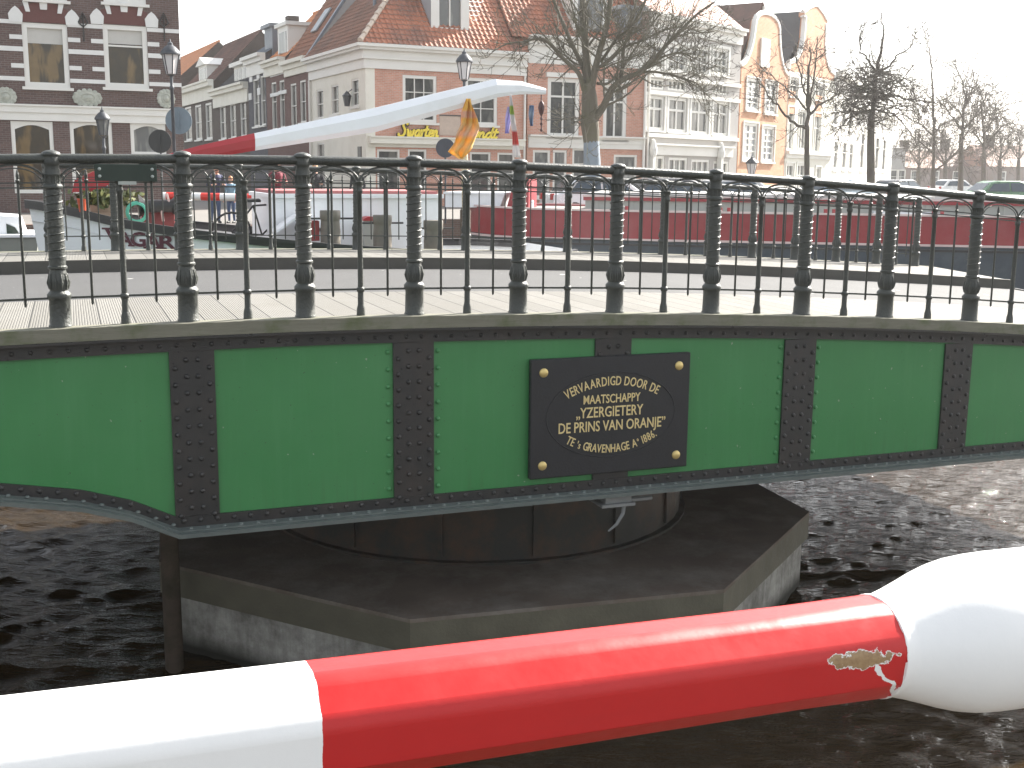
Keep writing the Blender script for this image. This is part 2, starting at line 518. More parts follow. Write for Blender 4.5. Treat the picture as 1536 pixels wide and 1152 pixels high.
# ------------------------------------------------------------------ pier, drum, fender pile
PC = V((-0.385, 12.3, 0))
pier = thing('bridge_pier', 'stained octagonal concrete pier standing in the canal under the green bridge', 'pier', PC, R(16))
def octa(r, z, off=0.0):
    return [(r * math.cos(R(22.5 + 45 * k)), r * math.sin(R(22.5 + 45 * k)), z) for k in range(8)]
mb = MB(); mb.prism(octa(3.5, -2.0), (0, 0, 2.53)); mb.build('concrete_body', conc_m, pier)
mb = MB(); mb.prism(octa(3.56, 0.532), (0, 0, 0.284)); mb.build('fender_band', pier_band_m, pier)
mb = MB(); mb.prism(octa(3.563, 0.79), (0, 0, 0.032)); mb.build('cap_slab', pier_top_m, pier)
mb = MB()
mb.lathe([(2.26, 0.824), (2.26, 0.85), (2.2, 0.855), (2.2, 1.70), (2.32, 1.705), (2.32, 1.83)], 48)
for k in range(16):
    a = 2 * math.pi * k / 16
    mb.box(2.2, 2.225, -0.02, 0.02, 0.89, 1.70, Matrix.Rotation(a, 4, 'Z'))
mb.build('turning_drum', drum_m, pier, True)
fp = atz(262, 1000, 0.0)
fp.y += 0.0
pile_m = mat('soaked_brown_timber', (0.085, 0.065, 0.05), 0.8, 0, 0.4, 5, 0.7, 30, 0.3, dirt=(0.02, 0.025, 0.012), dscale=4, damt=0.7)
mb = MB(); mb.tube([(fp.x, fp.y, -1.5), (fp.x, fp.y, 1.2), (fp.x, fp.y, 1.62)], [0.085, 0.08, 0.078], 10)
tag(mb.build('fender_pile', pile_m, None, True), 'round brown timber fender pile at the left corner of the concrete pier', 'pile')
# ------------------------------------------------------------------ railings
def text_mesh(txt, size, ext=0.004, bold=0.0, xs=1.0, shear=0.0, align='CENTER', spacing=1.0):
    cu = bpy.data.curves.new('t', 'FONT')
    cu.body = txt; cu.size = size; cu.extrude = ext; cu.offset = bold; cu.shear = shear
    cu.align_x = align; cu.space_character = spacing; cu.resolution_u = 3
    o = bpy.data.objects.new('t', cu)
    COL.objects.link(o)
    dg = bpy.context.evaluated_depsgraph_get()
    me = bpy.data.meshes.new_from_object(o.evaluated_get(dg))
    vs = [V((v.co.x * xs, v.co.y, v.co.z)) for v in me.vertices]
    fs = [tuple(p.vertices) for p in me.polygons]
    bpy.data.objects.remove(o); bpy.data.curves.remove(cu); bpy.data.meshes.remove(me)
    return vs, fs

HR = 1.1
post_mb = MB()
post_mb.lathe([(0.066, 0), (0.066, 0.012), (0.061, 0.02), (0.058, 0.17), (0.063, 0.182), (0.067, 0.195), (0.067, 0.212), (0.058, 0.225), (0.05, 0.235),
               (0.052, 0.26), (0.056, 0.285), (0.054, 0.31), (0.047, 0.35), (0.044, 0.368), (0.054, 0.376), (0.054, 0.388), (0.046, 0.396),
               (0.0455, 0.6), (0.044, 0.86), (0.044, 0.872), (0.054, 0.880), (0.056, 0.89), (0.054, 0.9), (0.0445, 0.908), (0.044, 0.96), (0.047, 0.965), (0.044, 0.972), (0.044, 1.0)], 20)
pts = []
for i in range(145):
    a = 2 * math.pi * i / 16
    z = 0.41 + 0.44 * i / 144
    pts.append((0.0455 * math.cos(a), 0.0455 * math.sin(a), z))
post_mb.tube(pts, 0.0056, 5)
for k in range(10):
    a = 2 * math.pi * k / 10
    post_mb.tube([(0.05 * math.cos(a), 0.05 * math.sin(a), 0.245), (0.057 * math.cos(a), 0.057 * math.sin(a), 0.285), (0.048 * math.cos(a), 0.048 * math.sin(a), 0.345)], [0.006, 0.01, 0.004], 5)
    post_mb.tube([(0.0435 * math.cos(a), 0.0435 * math.sin(a), 0.91), (0.0435 * math.cos(a), 0.0435 * math.sin(a), 0.955)], 0.005, 4)
post_mb.v = [(x * 1.1, y * 1.1, z) for x, y, z in post_mb.v]
post_me = post_mb.mesh('post', iron, True)
cap_me = MB().lathe([(0.044, 1.0), (0.044, 1.02), (0.050, 1.03), (0.052, 1.042), (0.05, 1.055), (0.05, 1.075), (0.057, 1.082), (0.058, 1.092), (0.052, 1.102), (0.03, 1.112), (0.004, 1.116)], 20).mesh('post_cap', iron, True)
slim_me = MB().lathe([(0.031, 0), (0.031, 0.01), (0.029, 0.05), (0.023, 0.075), (0.0215, 0.085), (0.0205, 0.165), (0.027, 0.172), (0.029, 0.184), (0.027, 0.196), (0.0195, 0.203),
                      (0.0185, 0.5), (0.0175, 0.845), (0.024, 0.853), (0.025, 0.87), (0.02, 0.88), (0.019, 0.90), (0.026, 0.91), (0.027, 0.925), (0.02, 0.93)], 12).mesh('slim_post', iron, True)
bar_me = MB().lathe([(0.004, 0.135), (0.0085, 0.145), (0.0085, 0.90), (0.0085, 0.915), (0.014, 0.922), (0.014, 0.93), (0.008, 0.936), (0.011, 0.955), (0.0085, 0.975), (0.001, 1.0)], 8).mesh('spear_bar', iron, True)

def link(name, me, parent, loc, label=None):
    o = bpy.data.objects.new(name, me)
    COL.objects.link(o); o.parent = parent; o.location = loc
    return o
def railing(posts, t, label, extra=None):
    th = thing('bridge_railing', label, 'railing', BO, BA)
    zz = lambda s: zd(s, min(BW, max(0, t)))
    for s in posts:
        p = link('post', post_me, th, (s, t, zz(s)))
        link('post_cap', cap_me, p, (0, 0, 0))
    top = MB(); low = MB(); upp = MB()
    for a, b in zip(posts, posts[1:]):
        m = (a + b) / 2
        link('slim_post', slim_me, th, (m, t, zz(m)))
        for c in ((a + m) / 2, (m + b) / 2):
            link('spear_bar', bar_me, th, (c, t, zz(c)))
        za, zb2 = zz(a), zz(b)
        top.tube([(a + 0.03, t, za + 1.062), (b - 0.03, t, zb2 + 1.062)], 0.031, 12)
        low.box(0, 1, -0.005, 0.005, -0.007, 0.007, Matrix.Translation((a, t, za + 0.187)) @ Matrix(((b - a, 0, 0, 0), (0, 1, 0, 0), (zb2 - za, 0, 1, 0), (0, 0, 0, 1))))
        for hh in (0.885, 0.915):
            upp.box(0, 1, -0.004, 0.004, -0.0045, 0.0045, Matrix.Translation((a, t, za + hh)) @ Matrix(((b - a, 0, 0, 0), (0, 1, 0, 0), (zb2 - za, 0, 1, 0), (0, 0, 0, 1))))
        for c0, c1 in ((a + 0.04, m), (m, b - 0.04)):
            ar = MB()
            zc0, zc1 = zz(c0), zz(c1)
            for k, (ins, rr) in enumerate(((0.0, 0.0075), (0.022, 0.004))):
                pts = []
                for i in range(15):
                    a_ = math.pi * i / 14
                    w2 = (c1 - c0) / 2 - ins
                    x = (c0 + c1) / 2 - w2 * math.cos(a_)
                    zz_ = zc0 + (zc1 - zc0) * (x - c0) / (c1 - c0)
                    pts.append((x, t, zz_ + 0.90 + (0.127 - ins) * math.sin(a_) ** 0.85))
                ar.tube(pts, rr, 6)
            ar.build('arch', iron, th, True)
    top.build('top_rail', iron, th, True)
    low.build('lower_rail', iron, th)
    upp.build('upper_rail', iron, th)
    return th
near_s = [-4.72, -3.91, -3.10, -2.306, -1.525, -0.748, 0.042, 0.826, 1.66, 2.50, 3.32, 4.21, 5.1]
railing(near_s, 0.0, 'dark iron railing with twisted posts along the near edge of the green bridge')
far_s = [9.93 - 0.7755 * i for i in range(18)][::-1]
railing(far_s, BW - 0.02, 'dark iron railing along the far side of the bridge deck, nearest the ships')

# plate hung on the near railing
th = thing('railing_sign', 'blank dark green sign board bolted under the handrail of the near railing', 'sign', BO, BA)
sa, za = pl(141, 246, -0.04); sb, zb1 = pl(236, 272, -0.04)
sgreen = mat('dark_green_sign_back', (0.012, 0.026, 0.018), 0.45, 0, 0.3, 10)
mb = MB(); mb.bbox(sa, sb, -0.052, -0.036, zb1, za, 0.003); mb.build('board', sgreen, th)
for s in (sa + 0.03, sb - 0.03):
    for z in (zb1 + 0.03, za - 0.03):
        mb = MB(); mb.dome((s, -0.053, z), 0.011, (0, -1, 0), 0.7, 8); mb.build('bolt', mat('pale_bolt', (0.35, 0.38, 0.36), 0.4, 0.3), th)
mb = MB(); mb.box((sa + sb) / 2 - 0.05, (sa + sb) / 2 + 0.06, -0.05, -0.01, zb1 - 0.022, zb1 - 0.002); mb.build('bracket', MATS['pale_bolt'], th)

# ------------------------------------------------------------------ cast plaque
pq = thing('maker_plaque', 'black cast plaque with gilt lettering bolted to the green girder', 'plaque', BO, BA)
PT = GT - 0.05
c4 = [pl(797, 538, PT), pl(1036, 530, PT), pl(1028, 702, PT), pl(793, 716, PT)]
ps0 = (c4[0][0] + c4[3][0]) / 2; ps1 = (c4[1][0] + c4[2][0]) / 2
pz1 = (c4[0][1] + c4[1][1]) / 2; pz0 = (c4[2][1] + c4[3][1]) / 2
pcx, pcz = (ps0 + ps1) / 2, (pz0 + pz1) / 2
PWd, PHt = ps1 - ps0, pz1 - pz0
plate_m = mat('black_cast_plate', (0.018, 0.019, 0.022), 0.45, 0, 0.3, 12, 0.3, 60)
mb = MB()
Mx = Matrix(((1, 0, 0, pcx), (0, 0, 1, PT - 0.02), (0, 1, 0, pcz), (0, 0, 0, 1)))     # plate plane: local x,y -> s,z ; local z -> outwards(-t) by sign below
Mx = Matrix(((1, 0, 0, pcx), (0, 0, -1, PT), (0, 1, 0, pcz), (0, 0, 0, 1)))
mb.bbox(-PWd / 2, PWd / 2, -PHt / 2, PHt / 2, -0.03, 0.012, 0.006, Mx)
mb.build('plate', plate_m, pq)
mb = MB()
ov = [((PWd * 0.405) * math.cos(2 * math.pi * i / 64), (PHt * 0.36) * math.sin(2 * math.pi * i / 64) + 0.005) for i in range(65)]
mb.tube([Mx @ V((x, y, 0.012)) for x, y in ov], 0.0045, 6, False)
mb.build('oval_moulding', plate_m, pq, True)
for sx in (-1, 1):
    for sy in (-1, 1):
        mb = MB(); mb.dome(Mx @ V((sx * PWd * 0.425, sy * PHt * 0.39, 0.012)), 0.036, (0, -1, 0), 0.45, 14)
        mb.build('brass_bolt', brass, pq, True)
def line(txt, y, width, h, dx=0.0):
    vs, fs = text_mesh(txt, h / 0.72, 0.003, h * 0.008, 1.0)
    x0 = min(v.x for v in vs); x1 = max(v.x for v in vs)
    k = width / (x1 - x0); cx = (x0 + x1) / 2
    mb = MB(); mb.add([Mx @ V(((v.x - cx) * k + dx, v.y + y, v.z + 0.014)) for v in vs], fs)
    mb.build('lettering', gold, pq)
def arc(txt, cy, rad, a0, a1, h, sgn, xs=0.66):
    """letters along an arc; sgn +1 = on top of the circle, -1 = below"""
    mb = MB()
    adv = []
    for ch in txt:
        if ch == ' ': adv.append((0.32, None)); continue
        small = ch in "s'°"
        vs, fs = text_mesh(ch, h / 0.72 * (0.85 if small else 1), 0.003, h * 0.008, xs, 0, 'LEFT')
        x0 = min(v.x for v in vs); x1 = max(v.x for v in vs)
        adv.append(((x1 - x0) / h + 0.2, (vs, fs, x0, x1)))
    tight = {'RV': 0.1, 'VA': 0.16, 'AV': 0.16, 'RA': 0.06}
    adv = [(a - tight.get(txt[i:i + 2], 0), g) for i, (a, g) in enumerate(adv)]
    tot = sum(a for a, _ in adv)
    cur = 0
    for a, g in adv:
        f = (cur + a / 2) / tot; cur += a
        if g is None: continue
        ang = a0 + (a1 - a0) * f
        vs, fs, x0, x1 = g
        out = []
        for v in vs:
            lx = v.x - (x0 + x1) / 2
            rr = rad + (v.y if sgn > 0 else -v.y)
            th_ = ang
            ca, sa_ = math.cos(th_), math.sin(th_)
            if sgn > 0: px = rr * ca + lx * sa_; py = rr * sa_ - lx * ca
            else: px = rr * ca - lx * sa_; py = rr * sa_ + lx * ca
            out.append(Mx @ V((px, cy + py, v.z + 0.014)))
        mb.add(out, fs)
    mb.build('lettering', gold, pq)
U = PHt / 172.0     # one photo pixel on the plaque
arc('VERVAARDIGD DOOR DE', -113 * U, 157 * U, R(117.3), R(62.5), 13.5 * U, 1)
line('MAATSCHAPPY', 18.5 * U, 90 * U, 13 * U, 0)
line('„YZERGIETERY', -1.5 * U, 106 * U, 15.5 * U, -3 * U)
line('DE PRINS VAN ORANJE”', -22 * U, 170 * U, 15.5 * U, 2 * U)
arc("TE 's GRAVENHAGE A° 1886.", 95 * U, 150 * U, R(241), R(300), 12.5 * U, -1)

# ------------------------------------------------------------------ red and white barrier boom in the foreground
n = NT('red_and_white_boom_paint')
x, y, z = n.xyz()
red = n.mix(n.noise(9, 5), (0.42, 0.013, 0.014), (0.50, 0.022, 0.021))
red = n.mix(n.ramp(n.noise(1, 5, 0.7, vec=n.map((3, 60, 60))), [(0.55, 0), (0.8, 0.5)]), red, (0.42, 0.02, 0.02))
wh = n.mix(n.noise(7, 5), (0.74, 0.74, 0.73), (0.82, 0.82, 0.81))
wh = n.mix(n.ramp(n.noise(120, 2), [(0.78, 0), (0.8, 0.5)]), wh, (0.3, 0.28, 0.25))
inred = n.math('MULTIPLY', n.math('GREATER_THAN', n.math('ADD', x, n.math('MULTIPLY', n.noise(90), 0.003)), -0.692), n.math('LESS_THAN', n.math('ADD', x, n.math('MULTIPLY', n.noise(90), 0.003)), 0.0))
c = n.mix(inred, wh, red)
# chipped paint close to the collar
nz = n.noise(42, 6, 0.65)
front = n.math('LESS_THAN', y, -0.02)
e1 = n.math('POWER', n.math('MULTIPLY', n.math('ADD', x, 0.062), 1 / 0.052), 2.0)
e2 = n.math('POWER', n.math('MULTIPLY', n.math('SUBTRACT', z, n.math('ADD', 0.014, n.math('MULTIPLY', n.math('ADD', x, 0.062), -0.05))), 1 / 0.0105), 2.0)
ee = n.math('SUBTRACT', n.math('ADD', e1, e2), n.math('MULTIPLY', n.math('SUBTRACT', nz, 0.5), 5.0))
ch1 = n.math('MULTIPLY', n.math('LESS_THAN', ee, 0.75), front)
ch1w = n.math('MULTIPLY', n.math('LESS_THAN', ee, 0.92), front)
tr = n.math('ABSOLUTE', n.math('ADD', n.math('ADD', z, 0.002), n.math('ADD', n.math('MULTIPLY', n.math('ADD', x, 0.04), 0.95), n.math('MULTIPLY', n.math('SUBTRACT', n.noise(24, 3), 0.5), 0.03))))
ch2 = n.math('MULTIPLY', n.math('LESS_THAN', n.math('ADD', tr, n.math('MULTIPLY', nz, 0.022)), 0.0155), n.math('MULTIPLY', front, n.math('MULTIPLY', n.math('GREATER_THAN', x, -0.046), n.math('LESS_THAN', x, 0.0))))
rust = n.mix(n.noise(140, 4), (0.16, 0.08, 0.04), (0.42, 0.30, 0.16))
c = n.mix(n.math('MAXIMUM', ch1w, ch2), c, (0.72, 0.72, 0.70))
c = n.mix(ch1, c, rust)
n.set(Base__Color=c, Roughness=n.ramp(n.noise(20), [(0.3, 0.28), (0.7, 0.42)]), Coat__Weight=0.0, Specular__IOR__Level=0.35)
n.bump(n.math('ADD', n.math('MULTIPLY', n.math('SUBTRACT', 1.0, n.math('MAXIMUM', ch1, ch2)), 0.6), n.math('MULTIPLY', n.noise(60, 4), 0.12)), 0.5, 0.004)
boom_m = n.m
def bpt(px, py, dopt):
    return CAM + ray(px, py) * dopt
pA = bpt(640, 1060, 1.20); pB = bpt(1309, 969, 1.42)
ax = (pB - pA).normalized()
boom = bpy.data.objects.new('barrier_boom', None)
COL.objects.link(boom)
ay = V((0, 0, 1)).cross(ax).normalized(); az = ax.cross(ay)
Mb = Matrix((ax, ay, az)).transposed().to_4x4(); Mb.translation = pB
boom.matrix_world = Mb
tag(boom, 'thick red and white striped barrier boom with chipped paint in the foreground', 'barrier')
mb = MB()
BR = 0.063
# octagonal pole with softened edges; one edge faces the camera
view_el = math.atan2(CAM.z - pB.z, math.hypot(pB.x, pB.y)) 
prof = []
for k in range(8):
    for dk in ((-1.8, -0.8, 0.8, 1.8) if k == 0 else (-10.5, -9, -3, 3, 9, 10.5)):
        prof.append(R(45 * k + dk))
xs_ = [-1.75, -1.2, -0.9, -0.70, -0.68, -0.6, -0.3, -0.12, -0.08, -0.04, 0.0]
vs = []; fs = []
NP = len(prof)
for x in xs_:
    kr = max(0.0, min(1.0, (x + 0.12) / 0.12))
    for a in prof:
        aa = math.pi + a - view_el - 0.02
        da_ = (math.degrees(a) + 22.5) % 45 - 22.5            # angle from the nearest edge: facets flat, edges rounded
        rr_ = BR * (math.cos(R(22.5)) / math.cos(R(22.5 - abs(da_)))) if abs(da_) >= 9 or abs(math.degrees(a)) < 3 else BR * (math.cos(R(22.5)) / math.cos(R(13.5)) + 0.003)
        rr_ += (BR * 0.985 - rr_) * kr
        vs.append(V((x, rr_ * math.cos(aa), -rr_ * math.sin(aa))))
for i in range(len(xs_) - 1):
    for k in range(NP):
        l = (k + 1) % NP
        fs.append((i * NP + k, i * NP + l, (i + 1) * NP + l, (i + 1) * NP + k))
mb.add(vs, fs)
mb.build('pole', boom_m, boom, 'all')
mb = MB()
Mr = Matrix.Rotation(math.pi / 2, 4, 'Y')
prof = [(0.058, -0.002), (0.0628, -0.001), (0.0632, 0.002), (0.0615, 0.01), (0.0635, 0.02), (0.069, 0.04), (0.077, 0.065), (0.0855, 0.09), (0.0925, 0.115), (0.097, 0.14), (0.099, 0.165), (0.1, 0.2), (0.1, 0.32), (0.1, 0.6)]
mb.lathe(prof, 48, Mr)
mb.build('counterweight_collar', boom_m, boom, True)
# ------------------------------------------------------------------ materials for the far bank
def brick(name, c1, c2, mortar, bump=0.3, stain=None):
    n = NT(name)
    x, y, z = n.xyz()
    vec = n.n('CombineXYZ', X=n.math('ADD', x, y), Y=z, Z=0.0).outputs[0]
    bt = n.n('TexBrick', Vector=vec, Color1=c1 + (1,), Color2=c2 + (1,), Mortar=mortar + (1,), Scale=1.0)
    bt.inputs['Mortar Size'].default_value = 0.008
    bt.inputs['Brick Width'].default_value = 0.22
    bt.inputs['Row Height'].default_value = 0.075
    bt.inputs['Bias'].default_value = 0.0
    c = bt.outputs['Color']
    c = n.mix(n.ramp(n.noise(0.9, 7, 0.7), [(0.4, 0), (0.75, 0.5)]), c, sc(c1, 0.6))
    c = n.mix(n.ramp(n.noise(6, 4, 0.7), [(0.5, 0), (0.8, 0.4)]), c, stain or sc(mortar, 0.9))
    n.set(Base__Color=c, Roughness=0.85)
    n.bump(bt.outputs['Fac'], bump, -0.006)
    return n.m
brick_dark = brick('dark_purple_brick', (0.095, 0.058, 0.052), (0.135, 0.082, 0.072), (0.17, 0.15, 0.14))
brick_pink = brick('worn_pink_brick', (0.50, 0.225, 0.155), (0.60, 0.30, 0.215), (0.52, 0.44, 0.38))
brick_orange = brick('orange_brick', (0.50, 0.22, 0.11), (0.58, 0.28, 0.15), (0.55, 0.46, 0.36))
brick_brown = brick('brown_street_brick', (0.062, 0.046, 0.038), (0.088, 0.064, 0.052), (0.11, 0.095, 0.085))
brick_red = brick('maroon_street_brick', (0.11, 0.045, 0.038), (0.14, 0.06, 0.05), (0.15, 0.12, 0.11))
brick_grey = brick('blue_grey_street_brick', (0.05, 0.05, 0.065), (0.07, 0.07, 0.09), (0.14, 0.14, 0.14))
white_p = mat('off_white_house_paint', (0.72, 0.71, 0.67), 0.55, 0, 0.06, 3, 0.1, 30, dirt=(0.5, 0.48, 0.42), dscale=1.5, damt=0.3)
cream_p = mat('cream_plaster', (0.74, 0.72, 0.64), 0.8, 0, 0.07, 1.2, 0.2, 20, dirt=(0.48, 0.45, 0.36), dscale=0.8, damt=0.4)
grey_plaster = mat('grey_weathered_plaster', (0.36, 0.35, 0.34), 0.85, 0, 0.12, 0.8, 0.3, 15, dirt=(0.22, 0.21, 0.19), dscale=0.7, damt=0.5)
stucco = mat('pale_grey_stucco', (0.42, 0.40, 0.38), 0.85, 0, 0.08, 1.5, 0.2, 20, dirt=(0.34, 0.33, 0.31), dscale=1, damt=0.4)
lead = mat('blue_grey_lead_sheet', (0.17, 0.19, 0.22), 0.5, 0.2, 0.2, 3)
zinc = mat('pale_dormer_cheek', (0.34, 0.36, 0.38), 0.5, 0, 0.12, 3)
stone_w = mat('white_stone_trim', (0.70, 0.70, 0.68), 0.7, 0, 0.08, 4, 0.2, 30)
dark_wood = mat('dark_green_black_joinery', (0.02, 0.025, 0.025), 0.4)

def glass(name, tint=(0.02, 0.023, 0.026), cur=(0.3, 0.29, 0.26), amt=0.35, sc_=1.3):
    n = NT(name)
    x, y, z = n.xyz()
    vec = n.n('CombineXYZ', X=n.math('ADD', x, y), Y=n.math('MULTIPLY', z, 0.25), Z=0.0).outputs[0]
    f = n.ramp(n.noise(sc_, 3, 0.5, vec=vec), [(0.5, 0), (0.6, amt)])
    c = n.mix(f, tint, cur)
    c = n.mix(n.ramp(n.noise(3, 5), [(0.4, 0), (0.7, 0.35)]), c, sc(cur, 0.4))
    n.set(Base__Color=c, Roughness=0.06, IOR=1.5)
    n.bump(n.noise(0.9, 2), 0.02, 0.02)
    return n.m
glass_d = glass('dark_window_glass')
glass_c = glass('curtained_window_glass', (0.03, 0.03, 0.03), (0.42, 0.41, 0.38), 0.75, 2.0)
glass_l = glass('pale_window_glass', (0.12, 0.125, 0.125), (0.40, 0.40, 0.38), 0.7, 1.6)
glass_warm = glass('warm_dim_window_glass', (0.035, 0.028, 0.02), (0.20, 0.13, 0.055), 0.8, 2.2)
blind_m = mat('pale_roller_blind', (0.50, 0.49, 0.46), 0.8, 0, 0.08, 6)

def tile_mat(name, c1, c2, c3, moss=0.5):
    n = NT(name)
    c = n.mix(n.noise(3.2, 3), c1, c2)
    c = n.mix(n.ramp(n.noise(0.55, 6, 0.7), [(0.42, 0), (0.62, moss)]), c, c3)
    c = n.mix(n.ramp(n.noise(12, 2), [(0.5, 0), (0.75, 0.45)]), c, sc(c1, 0.45))
    n.set(Base__Color=c, Roughness=0.75)
    n.bump(n.noise(25, 4), 0.3, 0.01)
    return n.m
tile_red = tile_mat('mottled_red_pantile', (0.36, 0.125, 0.07), (0.50, 0.20, 0.11), (0.12, 0.085, 0.075), 0.65)
tile_orange = tile_mat('bright_orange_pantile', (0.58, 0.22, 0.09), (0.66, 0.30, 0.15), (0.42, 0.2, 0.12), 0.4)
tile_brown = tile_mat('brown_plain_tile', (0.14, 0.075, 0.06), (0.19, 0.10, 0.075), (0.085, 0.06, 0.05), 0.6)
tile_slate = tile_mat('dark_slate', (0.06, 0.058, 0.06), (0.085, 0.08, 0.08), (0.05, 0.05, 0.05), 0.5)
mortar_m = mat('pale_ridge_mortar', (0.55, 0.46, 0.38), 0.8, 0, 0.2, 5)

def tile_sheet(mb, O, ud, vd, U, vmax, vmin=lambda u: 0.0, pitch=0.26, amp=0.045, row=0.34):
    """pantiles in real relief: columns along ud, rows up vd"""
    O, ud, vd = V(O), V(ud).normalized(), V(vd).normalized()
    nn = ud.cross(vd)
    if nn.z < 0: nn = -nn
    prof = [(0.0, 0.0), (0.16, 0.9), (0.32, 1.0), (0.5, 0.35), (0.75, 0.0)]
    nc = int(U / pitch)
    us = []
    for i in range(nc):
        us += [((i + a) * pitch, h * amp) for a, h in prof]
    us.append((nc * pitch, 0))
    us.append((U, 0))
    for (a, ha), (b, hb) in zip(us, us[1:]):
        if b - a < 1e-4: continue
        m = (a + b) / 2
        lo, hi = vmin(m), vmax(m)
        if hi - lo < 0.02: continue
        v = lo
        while v < hi - 1e-3:
            v2 = min(hi, (math.floor(v / row + 1e-4) + 1) * row)
            k0 = 0.03; k1 = 0.0
            mb.quad(O + ud * a + vd * v + nn * (ha + k0), O + ud * b + vd * v + nn * (hb + k0), O + ud * b + vd * v2 + nn * (hb + k1), O + ud * a + vd * v2 + nn * (ha + k1))
            v = v2

class House:
    """a building in its own frame: x along the front, y into the house, z up"""
    def __init__(s, name, label, P0, ang, W, D, cat='house'):
        s.P0, s.ang, s.W, s.D = P0, ang, W, D
        s.t = thing(name, label, cat, (P0[0], P0[1], 0), ang)
    def side(s, sd):
        if sd == 'F': return (s.P0, s.ang, lambda u, d, z: (u, d, z))
        if sd == 'L': return (s.P0, s.ang + math.pi / 2, lambda u, d, z: (d, u, z))
        if sd == 'R':
            P = (s.P0[0] + s.W * math.cos(s.ang), s.P0[1] + s.W * math.sin(s.ang))
            return (P, s.ang + math.pi / 2, lambda u, d, z: (s.W - d, u, z))
    def px(s, x, y, sd='F'):
        P, a, _ = s.side(sd)
        return onplane(x, y, P, a)
    def rect(s, b, sd='F'):
        x0, y0, x1, y1 = b
        xm, ym = (x0 + x1) / 2, (y0 + y1) / 2
        u0 = s.px(x0, ym, sd)[0]; u1 = s.px(x1, ym, sd)[0]
        return (min(u0, u1), max(u0, u1), s.px(xm, y1, sd)[1], s.px(xm, y0, sd)[1])
    def wall(s, m, u0, u1, z0, z1, holes, sd='F', depth=0.3, name='wall', top=None):
        f = s.side(sd)[2]
        us = sorted(set([u0, u1] + [min(max(h[k], u0), u1) for h in holes for k in (0, 1)]))
        zs = sorted(set([z0, z1] + [min(max(h[k], z0), z1) for h in holes for k in (2, 3)]))
        mb = MB()
        for a, b in zip(us, us[1:]):
            for c, d in zip(zs, zs[1:]):
                um, zm = (a + b) / 2, (c + d) / 2
                if any(h[0] < um < h[1] and h[2] < zm < h[3] for h in holes): continue
                mb.quad(f(a, 0, c), f(b, 0, c), f(b, 0, d), f(a, 0, d))
        for h in holes:
            a, b, c, d = h
            for p, q in (((a, c), (b, c)), ((b, c), (b, d)), ((b, d), (a, d)), ((a, d), (a, c))):
                mb.quad(f(p[0], 0, p[1]), f(q[0], 0, q[1]), f(q[0], depth, q[1]), f(p[0], depth, p[1]))
        if top: mb.poly([f(u, 0, z) for u, z in top])
        return mb.build(name, m, s.t)
    def window(s, h, sd='F', fm=None, gm=None, nx=2, nz=2, fw_=0.12, sill=True, d=0.10, label=None, bars=0.05, blind=0.0, surround=0.0, split=None, arch=0.0):
        f = s.side(sd)[2]
        fm = fm or white_p; gm = gm or glass_d
        a, b, c, e = h
        mb = MB()
        def bx(u0, u1, z0, z1, d0, d1):
            P = [f(u, dd, z) for z in (z0, z1) for dd in (d0, d1) for u in (u0, u1)]
            mb.add(P, [(0, 2, 3, 1), (4, 5, 7, 6), (0, 1, 5, 4), (2, 6, 7, 3), (0, 4, 6, 2), (1, 3, 7, 5)])
        bx(a + 0.002, a + fw_, c + 0.002, e - 0.002, d - 0.07, d + 0.06); bx(b - fw_, b - 0.002, c + 0.002, e - 0.002, d - 0.07, d + 0.06)
        bx(a + fw_, b - fw_, e - fw_, e - 0.002, d - 0.068, d + 0.06); bx(a + fw_, b - fw_, c + 0.002, c + fw_, d - 0.068, d + 0.06)
        ia, ib, ic, ie = a + fw_, b - fw_, c + fw_, e - fw_
        for i in range(1, nx):
            u = ia + (ib - ia) * i / nx
            bx(u - bars / 2, u + bars / 2, ic, ie, d - 0.03, d + 0.03)
        zs = [ic + (ie - ic) * (split if (split and nz == 2) else i / nz) for i in range(1, nz)]
        for z in zs: bx(ia, ib, z - bars / 2, z + bars / 2, d - 0.034, d + 0.034)
        if sill: bx(a - 0.1, b + 0.1, c - 0.1, c - 0.001, -0.12, d - 0.08)
        if surround:
            w_ = surround
            bx(a - w_, a - 0.001, c, e + w_, -0.06, 0.02); bx(b + 0.001, b + w_, c, e + w_, -0.06, 0.02); bx(a, b, e + 0.001, e + w_, -0.058, 0.02)
        if arch:
            n_ = 8
            for i in range(n_):
                q0 = i / n_; q1 = (i + 1) / n_
                y0 = e - fw_ - arch * (1 - math.sin(math.pi * q0)); y1 = e - fw_ - arch * (1 - math.sin(math.pi * q1))
                u0 = ia + (ib - ia) * q0; u1 = ia + (ib - ia) * q1
                P = [f(u0, d - 0.05, y0), f(u1, d - 0.05, y1), f(u1, d - 0.05, e - fw_ + 0.001), f(u0, d - 0.05, e - fw_ + 0.001)]
                mb.poly(P)
        o = mb.build('window', fm, s.t)
        if label: o['label'] = label
        mb = MB()
        mb.add([f(ia - 0.01, d + 0.035, ic - 0.01), f(ib + 0.01, d + 0.035, ic - 0.01), f(ib + 0.01, d + 0.035, ie + 0.01), f(ia - 0.01, d + 0.035, ie + 0.01)], [(0, 1, 2, 3)])
        mb.build('pane', gm, o)
        if blind:
            mb = MB(); z = ie - (ie - ic) * blind
            mb.add([f(ia, d + 0.025, z), f(ib, d + 0.025, z), f(ib, d + 0.025, ie), f(ia, d + 0.025, ie)], [(0, 1, 2, 3)])
            mb.build('blind', blind_m, o)
        return o
